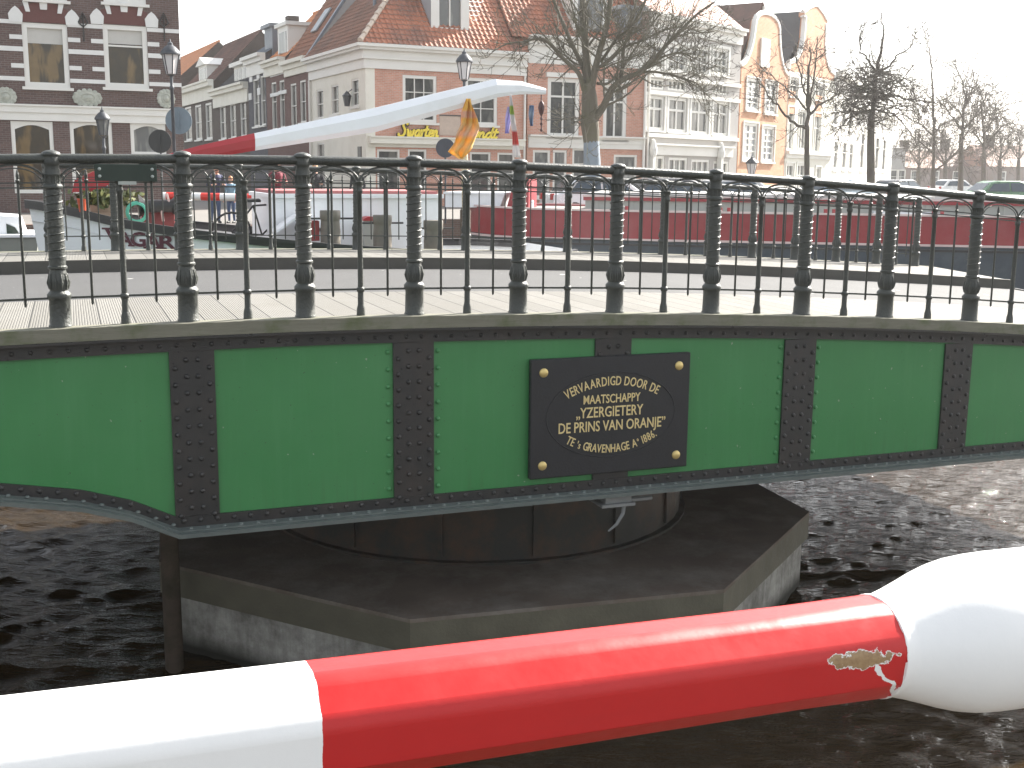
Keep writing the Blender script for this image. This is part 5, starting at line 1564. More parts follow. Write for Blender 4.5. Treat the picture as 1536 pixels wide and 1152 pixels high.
mb.build('plant', mat('mixed_green_leaf', (0.06, 0.09, 0.025), 0.6, 0, 0.5, 20, dirt=(0.3, 0.22, 0.05), dscale=9, damt=0.7), pt)
u, z = VF.px(124, 318, 1.2)
o = MB().lathe([(0.05, 0), (0.075, 0.2), (0.08, 0.2), (0.07, 0.19), (0.05, 0.02)], 12).build('bucket', mat('orange_red_plastic', (0.5, 0.08, 0.03), 0.45), None, True, wv(u, 1.2, z))
tag(o, 'small orange red bucket beside the planter on the bow of the white barge', 'bucket')

# flags that hang from the mast
def flag(name, label, left, right, cols, d, n_=26, fold=0.05, k=3.2, colx=None):
    """left/right: photo outline of the hanging cloth, top to bottom"""
    nt_ = NT(name + '_' + label.split()[0])
    x, y, z = nt_.xyz()
    mb = MB(); vs = []
    ys_ = [left[0][1] + (left[-1][1] - left[0][1]) * i / n_ for i in range(n_ + 1)]
    NX = 14
    def ed(pts, yy): return interp([(b, a) for a, b in pts], yy)
    for i, yy in enumerate(ys_):
        xl, xr = ed(left, yy), ed(right, yy)
        for j in range(NX + 1):
            f = j / NX
            u, zz = VF.px(xl + (xr - xl) * f, yy, d)
            dd = d + fold * math.sin(f * k * 2 * math.pi + i * 0.22) * min(1, i / 4)
            vs.append((u, dd, zz))
    fs = [(i * (NX + 1) + j, i * (NX + 1) + j + 1, (i + 1) * (NX + 1) + j + 1, (i + 1) * (NX + 1) + j) for i in range(n_) for j in range(NX)]
    o0 = V(vs[0])
    mb.add([V(v) - o0 for v in vs], fs)
    zs_ = [v[2] - o0.z for v in vs]; zmin = min(zs_)
    c = nt_.ramp(nt_.math('DIVIDE', z, zmin), cols)
    if colx:
        xs_ = [v[0] - o0.x for v in vs]; xm, xM = min(xs_), max(xs_)
        fx = nt_.math('DIVIDE', nt_.math('SUBTRACT', x, xm), xM - xm)
        c = nt_.mix(nt_.ramp(fx, colx[0]), c, colx[1])
    nt_.set(Base__Color=c, Roughness=0.8)
    ts = nt_.n('BsdfTranslucent', Color=c)
    mx = nt_.n('MixShader', i0=0.35, i1=nt_.b.outputs[0], i2=ts.outputs[0])
    nt_.t.links.new(mx.outputs[0], nt_.t.nodes['Material Output'].inputs['Surface'])
    w0 = wv(o0.x, o0.y, o0.z)
    o = mb.build(name, nt_.m, None, 'all', w0); o.rotation_euler = (0, 0, BA)
    so_ = o.modifiers.new('cloth_thickness', 'SOLIDIFY'); so_.thickness = 0.004
    return tag(o, label, 'flag')
yel = (0.82, 0.50, 0.10)
flag('flag', 'orange yellow flag with a pale band hanging in folds from the lowered white mast', [(699, 148), (694, 170), (692, 186), (683, 200), (680, 215), (672, 228), (690, 238)], [(706, 148), (712, 170), (718, 192), (714, 206), (710, 222), (706, 228), (694, 238)],
     [(0.0, yel), (0.18, yel), (0.22, (0.75, 0.45, 0.3)), (0.30, (0.75, 0.45, 0.3)), (0.34, yel), (0.5, (0.78, 0.52, 0.28)), (0.6, (0.72, 0.48, 0.34)), (0.68, yel), (0.8, (0.80, 0.55, 0.25)), (0.9, yel), (1.0, (0.75, 0.48, 0.12))], 1.45, fold=0.07, k=2.3, n_=34)
flag('flag', 'narrow white flag with green and red patches hanging near the mast tip', [(764, 142), (765, 160), (766, 180), (768, 200), (768, 236)], [(767, 142), (770, 160), (773, 182), (776, 205), (781, 236)],
     [(0.0, (0.75, 0.72, 0.72)), (0.16, (0.75, 0.72, 0.72)), (0.19, (0.35, 0.5, 0.08)), (0.3, (0.35, 0.5, 0.08)), (0.33, (0.75, 0.73, 0.72)), (0.56, (0.75, 0.7, 0.7)), (0.6, (0.6, 0.12, 0.1)), (0.78, (0.6, 0.12, 0.1)), (0.82, (0.75, 0.72, 0.72))], 1.5, fold=0.02)
flag('flag', 'small lilac pennant just left of the narrow white flag', [(761, 160), (758, 180), (757, 200)], [(765, 160), (766, 180), (764, 200)], [(0.0, (0.42, 0.38, 0.62)), (0.7, (0.45, 0.42, 0.68)), (1.0, (0.25, 0.22, 0.5))], 1.56, fold=0.015, k=1.5)
flag('flag', 'small blue cloth with a pale stripe hanging between the flags and the pulley block', [(794, 158), (793, 175), (795, 189)], [(801, 158), (800, 175), (800, 189)], [(0.0, (0.08, 0.14, 0.25)), (0.4, (0.3, 0.36, 0.45)), (1.0, (0.06, 0.10, 0.2))], 1.56, fold=0.015, k=1.5)

# ------------------------------------------------------------------ long red cargo barge
A_ = aty(664, 262, 33.6); B_ = aty(1536, 270, 31.0)
ra = math.atan2(B_.y - A_.y, B_.x - A_.x)
RF = Fr((A_.x, A_.y), ra)
rb = thing('cargo_barge', 'long red and navy cargo barge with grey hatch coaming moored along the far quay', 'ship', (A_.x, A_.y, 0), ra)
LEN = 30.0; BM = 5.6
zr0 = RF.px(1000, 361)[1]; zr1 = RF.px(1000, 318)[1]
def side_path(u):
    """how far the hull side has come out of the bow"""
    a = min(1, max(0, u / 3.2)); return (BM / 2) * (1 - a) ** 2.4
us = [0, 0.15, 0.4, 0.8, 1.3, 2.0, 2.6, 3.2, 4.5] + [6 + i for i in range(int(LEN) - 5)]
def hull_band(z0, z1, m, name, out=0.0, bow_up=0.0, inset=0.0):
    mb = MB()
    for a, b in zip(us, us[1:]):
        for s_ in (0, 1):
            ya, yb = side_path(a) - out + inset, side_path(b) - out + inset
            if s_: ya, yb = BM - ya, BM - yb
            za = bow_up * max(0, 1 - a / 5.0); zb_2 = bow_up * max(0, 1 - b / 5.0)
            mb.quad((a - out, ya, z0 + za), (b - out, yb, z0 + zb_2), (b - out, yb, z1 + zb_2), (a - out, ya, z1 + za))
        if out:
            ya, yb = side_path(a) - out, side_path(b) - out
            mb.quad((a - out, ya, z1 + bow_up * max(0, 1 - a / 5.0)), (b - out, yb, z1 + bow_up * max(0, 1 - b / 5.0)), (b, yb + out + 0.02, z1 + bow_up * max(0, 1 - b / 5.0)), (a, ya + out + 0.02, z1 + bow_up * max(0, 1 - a / 5.0)))
    return mb.build(name, m, rb, True)
hull_band(-0.5, zr0, hull_navy, 'lower_hull', 0, 0)
hull_band(zr0, zr1, hull_red, 'upper_hull', 0.004, 0.06)
hull_band(zr1 - 0.015, zr1 + 0.035, rubw, 'rail_strake', 0.06, 0.06)
hull_band(zr0 - 0.02, zr0 + 0.035, rubw, 'rubbing_strake', 0.07, 0.0)
hull_band(zr0 - 0.16, zr0 - 0.10, hull_blk, 'rubbing_strake', 0.05, 0.0)
mb = MB()
mb.poly([(a, side_path(a), zr1 - 0.02) for a in us] + [(a, BM - side_path(a), zr1 - 0.02) for a in us[::-1]]); mb.build('deck', deck_m, rb)
z2 = RF.px(1000, 302, 0.7)[1]
mb = MB(); mb.box(4.0, LEN, 0.7, BM - 0.7, zr1 - 0.02, z2)
for k in range(25): mb.box(4.3 + k, 4.36 + k, 0.66, 0.7, zr1, z2 - 0.01)
mb.build('hatch_coaming', hatch_grey, rb)
mb = MB(); mb.box(3.95, LEN, 0.6, BM - 0.6, z2 + 0.001, z2 + 0.10); mb.build('coaming_rail', hull_red, rb)
mb = MB(); mb.box(3.93, LEN, 0.58, 0.64, z2 + 0.101, z2 + 0.15); mb.build('coaming_rim', rubw, rb)
mb = MB()
for k in range(24):
    mb.box(4.05 + k * 1.05, 5.05 + k * 1.05, 0.66, BM - 0.66, z2 + 0.11, z2 + 0.22 + 0.02 * (k % 2))
mb.build('hatch_cover', mat('white_grey_hatch_cover', (0.55, 0.54, 0.53), 0.6, 0, 0.1, 2), rb)
# white deckhouse at its bow
ua, za = RF.px(668, 311, 1.6); ub2, zb2 = RF.px(757, 292, 1.6)
mb = MB(); mb.prism([(ua, 1.6, zr1), (ub2 - 0.15, 1.6, zr1), (ub2, 1.6, zb2), (ua, 1.6, zb2)], (0, 2.0, 0)); mb.box(ua - 0.05, ub2 + 0.05, 1.55, 3.65, zb2, zb2 + 0.06); mb.build('deckhouse', hull_w, rb)
ua, za = RF.px(756, 313, 0.9); ub2, zb2 = RF.px(790, 262, 0.9)
mb = MB(); mb.prism([(ua, 1.3, zr1), (ub2, 1.3, zr1), (ub2, 1.3, zb2), (ua + 0.25, 1.3, zb2 - 0.1)], (0, 1.6, 0)); mb.build('red_bow_locker', hull_red, rb)
u, z = RF.px(798, 318, 0.1)
mb = MB(); mb.box(u - 0.1, u + 0.12, 0.05, 0.2, zr1 + 0.03, zr1 + 0.06); mb.lathe([(0.04, 0.06), (0.05, 0.12), (0.03, 0.18), (0.05, 0.22), (0.01, 0.28)], 8, Matrix.Translation((u, 0.12, zr1))); mb.build('mooring_fitting', hull_w, rb, True)
u, z = RF.px(1310, 327, 0.3); u2, z_ = RF.px(1422, 316, 0.3)
mb = MB(); mb.prism([(u, 0.25, z), (u2, 0.25, z), (u2 - 0.05, 0.25, z + 0.12), (u2 - 0.3, 0.25, z + 0.17), (u, 0.25, z + 0.17)], (0, 0.42, 0)); mb.build('folded_white_cover', hull_w, rb)
for k in range(9):
    u = 5 + k * 2.8
    mb = MB(); mb.tube([(u, 0.12, zr1 + 0.02), (u, 0.12, zr1 + 0.14)], 0.05, 8); mb.tube([(u + 0.22, 0.12, zr1 + 0.02), (u + 0.22, 0.12, zr1 + 0.14)], 0.05, 8); mb.build('mooring_bitt', hull_red, rb)

# grey launch beyond the bow of the white barge
LF = Fr((0, 26.0), BA)
la = thing('motor_launch', 'small grey launch with a white cabin and dark window at the far left', 'boat', (0, 26.0, 0), BA)
ua = LF.px(-40, 360)[0]; ub2 = LF.px(58, 360)[0]
z0 = LF.px(30, 356)[1]; z1 = LF.px(30, 326)[1]
mb = MB()
mb.prism([(ua, 0, 0.0), (ub2 - 0.5, 0, 0.0), (ub2, 0, z0), (ua, 0, z0)], (0, 1.9, 0)); mb.build('hull', mat('dull_grey_launch_paint', (0.2, 0.21, 0.19), 0.6, 0, 0.2, 3), la)
mb = MB(); mb.box(ua, ub2 + 0.04, -0.05, 1.95, z0, z0 + 0.05); mb.build('gunwale', hull_w, la)
uc = LF.px(36, 340)[0]
mb = MB(); mb.prism([(ua, 0.25, z0 + 0.05), (uc, 0.25, z0 + 0.05), (uc - 0.1, 0.25, z1), (ua, 0.25, z1 + 0.06)], (0, 1.4, 0)); mb.build('cabin', hull_w, la)
u0 = LF.px(9, 345)[0]; u1 = LF.px(28, 345)[0]
mb = MB(); mb.prism([(u0, 0.235, z0 + 0.06), (u1, 0.235, z0 + 0.06), (u1 - 0.07, 0.235, z0 + 0.18), (u1 - 0.2, 0.235, z0 + 0.24), (u0, 0.235, z0 + 0.25)], (0, 0.012, 0)); mb.build('side_window', glass_d, la)
# mooring pole
p = aty(698, 300, 26.4)
mb = MB(); mb.tube([(p.x, p.y, -1.5), (p.x, p.y, 3.5)], 0.12, 10); mb.mi = 1
mb.tube([(p.x, p.y, 3.5), (p.x - 0.03, p.y, 5.0)], 0.075, 10)
o = mb.build('mooring_pole', [pile_m, mat('pale_lit_timber', (0.5, 0.42, 0.27), 0.6, 0, 0.15, 4)], None, True)
tag(o, 'pale wooden mooring pole standing between the white and red barges', 'pole')
# ------------------------------------------------------------------ bare trees
def bark(name, c1, c2):
    n = NT(name)
    c = n.mix(n.noise(1, 6, 0.7, vec=n.map((7, 7, 1.5))), c1, c2)
    c = n.mix(n.ramp(n.noise(1.6, 5), [(0.5, 0), (0.7, 0.5)]), c, (0.10, 0.11, 0.05))
    n.set(Base__Color=c, Roughness=0.85)
    n.bump(n.noise(1, 6, 0.7, vec=n.map((16, 16, 3))), 0.8, 0.03)
    return n.m
bark_a = bark('grey_green_bark', (0.075, 0.068, 0.05), (0.15, 0.135, 0.10))
bark_b = bark('dark_brown_bark', (0.055, 0.045, 0.038), (0.11, 0.09, 0.075))
bark_far = bark('pale_distant_bark', (0.09, 0.075, 0.065), (0.15, 0.125, 0.11))
def rv(rng, k=1.0): return V((rng.gauss(0, 1), rng.gauss(0, 1), rng.gauss(0, 1))) * k
def grow(mb, rng, p, d, L, r, lvl, droop=0.0, up_=0.1, wob=0.16, maxl=3, kids=(7, 5, 4), rmin=0.011, sides=5):
    """one branch with its side branches"""
    n_ = max(3, min(8, int(L / 0.35)))
    pts = [p]; rs = [r]; d = d.normalized(); dirs = [d]
    for i in range(n_):
        d = (d + rv(rng, wob) + V((0, 0, up_ - droop * (i / n_) * 1.6))).normalized()
        p = p + d * (L / n_)
        pts.append(p); dirs.append(d); rs.append(max(rmin * 0.7, r * (1 - 0.75 * (i + 1) / n_)))
    mb.tube(pts, rs, sides if lvl < 2 else 3, False)
    if lvl >= maxl: return
    for k in range(kids[min(lvl, len(kids) - 1)]):
        f = rng.uniform(0.22, 1.0); i = min(n_ - 1, int(f * n_)); q = pts[i].lerp(pts[i + 1], f * n_ - i) if f < 1 else pts[-1]
        nd = (dirs[i] * rng.uniform(0.5, 1.0) + rv(rng, 0.55)).normalized()
        grow(mb, rng, q, nd, L * rng.uniform(0.32, 0.62) * (1.05 - 0.35 * f), max(rmin, rs[i] * 0.55), lvl + 1, droop, up_, wob, maxl, kids, rmin, sides)
def pathpx(pts, Y, dy):
    n_ = len(pts)
    return [aty(x, y, Y + dy * (i / max(1, n_ - 1))) for i, (x, y) in enumerate(pts)]

def big_tree():
    Y = 45.0; rng = random.Random(11)
    b = aty(888, 300, Y); b.z = GZ
    t = thing('bare_tree', 'big bare tree with a grey wrapped trunk, before the pink brick row house', 'tree', b)
    pp = [V((b.x, b.y, GZ - 0.1))] + pathpx([(888, 240), (887, 212)], Y, 0)
    MB().tube(pp, [0.36, 0.32, 0.295], 14).build('trunk_wrap', mat('blue_grey_trunk_wrap', (0.20, 0.24, 0.28), 0.8, 0, 0.12, 3, 0.3, 12), t, True, world=True)
    mb = MB()
    mb.tube(pathpx([(887, 214), (886, 198), (884, 182), (885, 165), (884, 148), (883, 125)], Y, 0), [0.295, 0.33, 0.34, 0.31, 0.30, 0.22], 12)
    mb.build('trunk', bark_a, t, True, world=True)
    mb = MB()
    limbs = [
        ([(884, 130), (879, 76), (875, 30), (874, -10), (877, -60), (872, -130)], 0.28, 0.10, 0.6),
        ([(886, 140), (891, 112), (899, 79), (908, 47), (914, 15), (920, -30), (932, -90)], 0.24, 0.10, -1.2),
        ([(876, 135), (868, 110), (846, 89), (822, 63), (805, 58), (785, 63), (760, 66), (738, 78)], 0.17, 0.03, -1.6),
        ([(880, 125), (875, 102), (858, 66), (845, 36), (832, 5), (815, -45)], 0.19, 0.07, 1.2),
        ([(884, 190), (892, 178), (905, 160), (918, 133), (937, 118), (960, 108), (982, 89), (1001, 66), (1020, 47), (1046, 21), (1072, 3)], 0.30, 0.05, -1.0),
        ([(932, 120), (934, 92), (936, 72), (944, 46), (953, 8), (960, -40)], 0.13, 0.05, 0.8),
        ([(903, 96), (916, 90), (936, 71), (963, 61), (999, 44), (1026, 41), (1050, 48), (1064, 49)], 0.11, 0.03, 1.4),
        ([(901, 93), (914, 74), (927, 55), (942, 45), (960, 20), (975, -15)], 0.11, 0.04, -1.0),
        ([(984, 89), (1004, 82), (1022, 79), (1038, 86), (1047, 90)], 0.08, 0.025, 0.4),
        ([(960, 108), (985, 108), (1010, 113), (1030, 119), (1048, 127), (1058, 142)], 0.09, 0.02, -0.6),
        ([(888, 160), (878, 175), (870, 180), (862, 183)], 0.06, 0.02, -0.8),
        ([(896, 125), (908, 126), (916, 122), (930, 110), (945, 85), (965, 55), (990, 20)], 0.10, 0.04, 1.6),
    ]
    for pts, r0, r1, dy in limbs:
        r0 *= 0.62; r1 = max(0.02, r1 * 0.7)
        pp = pathpx(pts, Y, dy)
        fine = []
        for i in range(len(pp) - 1):
            a = pp[max(i - 1, 0)]; b1 = pp[i]; c = pp[i + 1]; e = pp[min(i + 2, len(pp) - 1)]
            for j in range(4):
                s_ = j / 4
                fine.append(0.5 * ((2 * b1) + (c - a) * s_ + (2 * a - 5 * b1 + 4 * c - e) * s_ * s_ + (3 * b1 - a - 3 * c + e) * s_ ** 3))
        fine.append(pp[-1])
        N_ = len(fine)
        mb.tube(fine, [r0 + (r1 - r0) * (i / (N_ - 1)) ** 0.8 for i in range(N_)], 8)
        for k in range(int(N_ * 1.05)):
            f = rng.uniform(0.2, 1.0); i = min(N_ - 2, int(f * (N_ - 1)))
            d = (fine[i + 1] - fine[i]).normalized()
            nd = (d * 0.7 + rv(rng, 0.6)).normalized()
            grow(mb, rng, fine[i], nd, rng.uniform(1.0, 2.5) * (1.15 - 0.5 * f), max(0.018, (r0 + (r1 - r0) * f) * 0.35), 1, 0.02, 0.12, 0.13, 3, (4, 4, 3), 0.0115)
    mb.build('crown', bark_a, t, True, world=True)
big_tree()

def std_tree(px, Y, label, trunk_r, fork_y, limbs, seed, group=None, bk=bark_b, tw=(0.9, 2.0), nk=0.9, droop=0.05, up_=0.05, maxl=3, rmin=0.012, extra=None, name='bare_tree', lean=0):
    rng = random.Random(seed)
    b = aty(px, 270, Y); b.z = GZ
    t = thing(name, label, 'tree', b, 0, group)
    top = aty(px + lean, fork_y, Y)
    MB().tube([b + V((0, 0, -0.1)), b.lerp(top, 0.3) + V((0.04, 0, 0)), b.lerp(top, 0.7), top], [trunk_r * 1.15, trunk_r * 1.0, trunk_r * 0.92, trunk_r * 0.8], 10).build('trunk', bk, t, True, world=True)
    mb = MB()
    for pts, r0, r1, dy in limbs:
        r0 *= 0.62
        pp = pathpx(pts, Y, dy)
        fine = []
        for i in range(len(pp) - 1):
            for j in range(4): fine.append(pp[i].lerp(pp[i + 1], j / 4) + rv(rng, 0.03))
        fine.append(pp[-1]); N_ = len(fine)
        mb.tube(fine, [r0 + (r1 - r0) * (i / (N_ - 1)) for i in range(N_)], 7)
        for k in range(int(N_ * nk)):
            f = rng.uniform(0.15, 1.0); i = min(N_ - 2, int(f * (N_ - 1)))
            d = (fine[i + 1] - fine[i]).normalized()
            grow(mb, rng, fine[i], (d * 0.6 + rv(rng, 0.6)).normalized(), rng.uniform(*tw), max(0.02, (r0 + (r1 - r0) * f) * 0.35), 1, droop, up_, 0.16, maxl, (5, 4, 3), rmin)
    if extra: extra(mb, rng, Y)
    mb.build('crown', bk, t, True, world=True)
    return t
std_tree(1211, 56, 'slim bare tree with a straight trunk before the white house with the neck gable', 0.135, 190, [
    ([(1212, 195), (1213, 150), (1213, 110), (1214, 70)], 0.17, 0.03, 0.5),
    ([(1211, 192), (1196, 188), (1178, 172), (1162, 155), (1150, 138), (1130, 110)], 0.13, 0.02, -0.5),
    ([(1213, 172), (1228, 158), (1245, 148), (1262, 138), (1276, 128)], 0.11, 0.02, 0.8),
    ([(1212, 160), (1205, 130), (1198, 100), (1190, 70)], 0.09, 0.02, 1.0),
    ([(1214, 160), (1220, 125), (1223, 90), (1226, 55)], 0.09, 0.02, -0.8),
    ([(1210, 165), (1188, 140), (1165, 120), (1140, 100)], 0.07, 0.02, 0.4)], 5, bk=bark_b, nk=0.75)
def mop(mb, rng, Y):
    """the dense drooping lower crown of the pollard"""
    for k in range(190):
        a = aty(1308 + rng.gauss(0, 21), 138 + rng.gauss(0, 22), Y + rng.gauss(0, 0.7))
        d = V((rng.gauss(0, 1.0), rng.gauss(0, 0.6), rng.uniform(-0.3, 0.5)))
        grow(mb, rng, a, d, rng.uniform(1.0, 2.4), 0.03, 1, 0.42, 0.05, 0.2, 3, (6, 4, 3), 0.013)
std_tree(1307, 60, 'bare tree with a dense drooping mop of twigs, before the white end house', 0.215, 172, [
    ([(1307, 176), (1312, 140), (1316, 105), (1322, 70), (1326, 45), (1321, 18)], 0.22, 0.02, 0.3),
    ([(1314, 108), (1303, 92), (1291, 78), (1290, 60), (1293, 35)], 0.11, 0.02, -0.4),
    ([(1317, 112), (1335, 98), (1350, 80), (1366, 72), (1376, 45)], 0.11, 0.02, 0.6),
    ([(1312, 150), (1335, 140), (1358, 148), (1376, 150), (1398, 153), (1412, 160)], 0.10, 0.02, -0.6),
    ([(1306, 165), (1340, 170), (1360, 190), (1372, 210)], 0.08, 0.02, -0.3),
    ([(1306, 165), (1280, 172), (1262, 188), (1252, 205)], 0.08, 0.02, 0.5)], 9, bk=bark_b, tw=(0.8, 1.7), nk=0.7, droop=0.12, extra=mop)
G_ = 'bare trees along the far quay'
std_tree(1400, 85, 'tall thin bare tree, leftmost of the far group and nearest the white houses', 0.19, 255, [
    ([(1400, 258), (1401, 210), (1400, 160), (1398, 120), (1396, 85), (1394, 70)], 0.2, 0.03, 0.5),
    ([(1402, 258), (1418, 243), (1435, 228), (1448, 205), (1456, 190)], 0.12, 0.03, 0.5),
    ([(1400, 200), (1415, 186), (1432, 178), (1450, 170)], 0.1, 0.02, 0.5), ([(1400, 205), (1385, 190), (1375, 178), (1366, 165)], 0.1, 0.02, 0.8),
    ([(1400, 230), (1384, 215), (1370, 205), (1358, 200)], 0.1, 0.02, 0.2)], 21, G_, bark_far, (1.4, 3.4), 1.4, 0.1, rmin=0.02)
std_tree(1442, 90, 'forked bare tree with a crown of looping twigs, second of the far group', 0.21, 200, [
    ([(1443, 205), (1446, 170), (1448, 145), (1443, 120), (1430, 95)], 0.2, 0.03, 0.5), ([(1445, 195), (1458, 180), (1472, 160), (1480, 140)], 0.16, 0.03, 0.5),
    ([(1444, 195), (1432, 180), (1420, 165), (1415, 150)], 0.14, 0.03, -0.5), ([(1447, 160), (1455, 140), (1462, 128), (1472, 140)], 0.1, 0.03, -0.5)], 22, G_, bark_far, (1.4, 3.2), 1.7, 0.14, rmin=0.02)
std_tree(1476, 100, 'broad bare tree with a rounded crown, rightmost tall tree of the far group', 0.22, 230, [
    ([(1476, 235), (1476, 205), (1474, 175), (1470, 150)], 0.22, 0.04, 0.5), ([(1477, 225), (1490, 205), (1502, 190), (1515, 185), (1520, 200)], 0.16, 0.03, 0.5),
    ([(1475, 220), (1462, 200), (1455, 185)], 0.14, 0.03, 0.5), ([(1476, 205), (1488, 180), (1496, 165), (1505, 172)], 0.12, 0.03, -0.5)], 23, G_, bark_far, (1.6, 3.6), 1.8, 0.14, rmin=0.022)
for k, (px_, Y_, fy, lab) in enumerate(((1378, 120, 250, 'small hazy bare tree just right of the white end house'), (1418, 125, 245, 'small hazy bare tree between the two tall far trees'), (1500, 125, 240, 'small hazy bare tree under the crown at the right'), (1528, 130, 240, 'small hazy bare tree at the right edge of the picture'))):
    std_tree(px_, Y_, lab, 0.24, fy, [([(px_, fy + 5), (px_ + 2, fy - 25), (px_ - 1, fy - 48)], 0.18, 0.03, 0.5), ([(px_, fy), (px_ - 10, fy - 18), (px_ - 16, fy - 30)], 0.12, 0.03, 0.5), ([(px_, fy), (px_ + 11, fy - 16), (px_ + 16, fy - 28)], 0.12, 0.03, -0.5)], 40 + k, G_, bark_far, (1.6, 3.6), 1.9, 0.1, rmin=0.024)
# ------------------------------------------------------------------ lamps, signs, barrier, people, cars on the far bank
frost = mat('frosted_lamp_glass', (0.62, 0.60, 0.60), 0.35, 0, 0.05, 4)
lamp_iron = mat('grey_lamp_iron', (0.06, 0.065, 0.075), 0.45, 0.2, 0.2, 10)
def lamp(name, label, px, ytop, ybot_lantern, Y, r_px, clear=False, base_z=GZ, cat='street lamp'):
    p = aty(px, 262, Y); zt = aty(px, ytop, Y).z; zl = aty(px, ybot_lantern, Y).z
    t = thing(name, label, cat, (p.x, p.y, base_z))
    H = zt - zl; rr = r_px / FPX * Y
    zl -= base_z; zt -= base_z
    MB().lathe([(0.11, 0), (0.11, 0.5), (0.085, 0.56), (0.07, 0.7), (0.055, 1.2), (0.05, zl - 0.45), (0.07, zl - 0.42), (0.07, zl - 0.36), (0.045, zl - 0.32), (0.05, zl - 0.06), (rr * 0.5, zl)], 12).build('pole', lamp_iron, t, True)
    g0 = zl + 0.02; g1 = zl + H * 0.55
    ln = MB().lathe([(rr * 0.55, g0), (rr * 0.92, g1)], 6).build('lantern', glass_l if clear else frost, t)
    mb = MB()
    mb.lathe([(rr * 1.12, g1), (rr * 1.15, g1 + 0.04), (rr * 0.98, g1 + H * 0.12), (rr * 0.62, g1 + H * 0.22), (rr * 0.32, g1 + H * 0.27), (rr * 0.30, g1 + H * 0.33), (rr * 0.12, g1 + H * 0.36), (0.01, g1 + H * 0.45)], 12)
    mb.build('lamp_cap', lamp_iron, t, True)
    mb = MB()
    for k in range(6):
        a = 2 * math.pi * k / 6
        mb.tube([(rr * 0.56 * math.cos(a), rr * 0.56 * math.sin(a), g0), (rr * 0.94 * math.cos(a), rr * 0.94 * math.sin(a), g1)], 0.018, 5)
    mb.build('lantern_frame', lamp_iron, ln)
    return t
lamp('street_lamp', 'tall street lamp with frosted lantern at the right corner of the dark brick house', 263, 58, 112, 36, 13)
lamp('street_lamp', 'short black lantern post with clear glass in front of the dark brick house', 158, 160, 204, 39, 10, True)
lamp('street_lamp', 'street lamp with frosted lantern rising behind the white mast, before the restaurant roof', 696, 72, 120, 40, 11)
lamp('street_lamp', 'small pale lantern on a post before the orange bell gable house', 1127, 232, 262, 62, 8)
# wall lantern on the cream side wall
u, z = rest.px(528, 150, 'L')
wl_ = thing('wall_lantern', 'small dark wall lantern on the cream side wall of the restaurant', 'lantern', (0, 0, 0))
wl_.location = (PC0[0] + bvec[0] * u - 0.25 * math.cos(ANG), PC0[1] + bvec[1] * u - 0.25 * math.sin(ANG), z)
MB().lathe([(0.12, -0.3), (0.2, 0.15), (0.24, 0.17), (0.1, 0.32), (0.01, 0.42)], 6).build('lantern', lamp_iron, wl_)
MB().tube([(0.0, 0, 0.3), (0.24, 0.1, 0.5)], 0.02, 5).build('bracket', lamp_iron, wl_)

def disc_sign(label, px, py, r_px, Y, m, z0=GZ, pole=True, rot=0.0):
    p = aty(px, py, Y); rr = r_px / FPX * Y
    t = thing('round_sign', label, 'sign', (p.x, p.y, z0))
    Mt = Matrix.Translation((0, 0, p.z - z0)) @ Matrix.Rotation(rot, 4, 'Z') @ Matrix.Rotation(R(90), 4, 'X')
    MB().lathe([(rr * 0.99, -0.012), (rr, -0.01), (rr, 0.008), (rr * 0.97, 0.012), (rr * 0.96, 0.004), (0.01, 0.004)], 32, Mt).build('disc', m, t, True)
    mb = MB(); mb.box(-0.02, 0.02, -0.03, -0.013, p.z - z0 - rr * 0.7, p.z - z0 + rr * 0.7); mb.box(-rr * 0.3, rr * 0.3, -0.026, -0.0135, p.z - z0 + rr * 0.3, p.z - z0 + rr * 0.36); mb.box(-rr * 0.3, rr * 0.3, -0.026, -0.0135, p.z - z0 - rr * 0.36, p.z - z0 - rr * 0.3); mb.build('mounting_rail', m, t)
    if pole: MB().tube([(0, 0.04, 0), (0, 0.04, p.z - z0 + rr * 0.6)], 0.03, 8).build('pole', lamp_iron, t, True)
    return t
sign_dk = mat('dark_sign_back', (0.025, 0.027, 0.027), 0.5, 0, 0.2, 6)
sign_bl = mat('pale_blue_grey_sign_back', (0.17, 0.22, 0.26), 0.5, 0, 0.1, 6)
disc_sign('pale blue grey back of a round sign clamped behind the tall left street lamp', 268, 181, 19.5, 36.3, sign_bl, pole=False)
disc_sign('dark round sign back on a pole below the blue grey sign, before the arched window', 240, 212, 17, 35.0, sign_dk)
disc_sign('dark round sign back on a pole beside the yellow flag, before the restaurant', 668, 222, 14, 37, mat('dark_navy_sign_back', (0.035, 0.04, 0.055), 0.5))
# far barrier boom
bz = aty(350, 296, 34).z
bar = thing('barrier_boom', 'thin red and white striped barrier boom lowered across the far quay', 'barrier', (0, 0, 0))
n = NT('striped_boom_paint')
x, y, z = n.xyz()
f = n.math('FRACT', n.math('MULTIPLY', x, 1 / 1.0))
c = n.mix(n.math('GREATER_THAN', f, 0.55), (0.62, 0.03, 0.02), (0.75, 0.75, 0.74))
n.set(Base__Color=c, Roughness=0.4)
x0 = aty(245, 296, 34).x; x1 = aty(412, 292, 34).x
z0_ = aty(245, 294, 34).z; z1_ = aty(412, 297, 34).z
MB().tube([(x0, 34, z0_), (x1, 34, z1_)], 0.11, 12).build('pole', n.m, bar, True)
for xx in (x0 + 0.2, x1 - 0.3):
    MB().lathe([(0.14, GZ), (0.14, GZ + 0.1), (0.09, GZ + 0.14), (0.09, z0_ - 0.12), (0.13, z0_ - 0.11), (0.13, z0_ - 0.09)], 10, Matrix.Translation((xx, 34.0, 0))).build('support_post', sign_dk, bar, True)

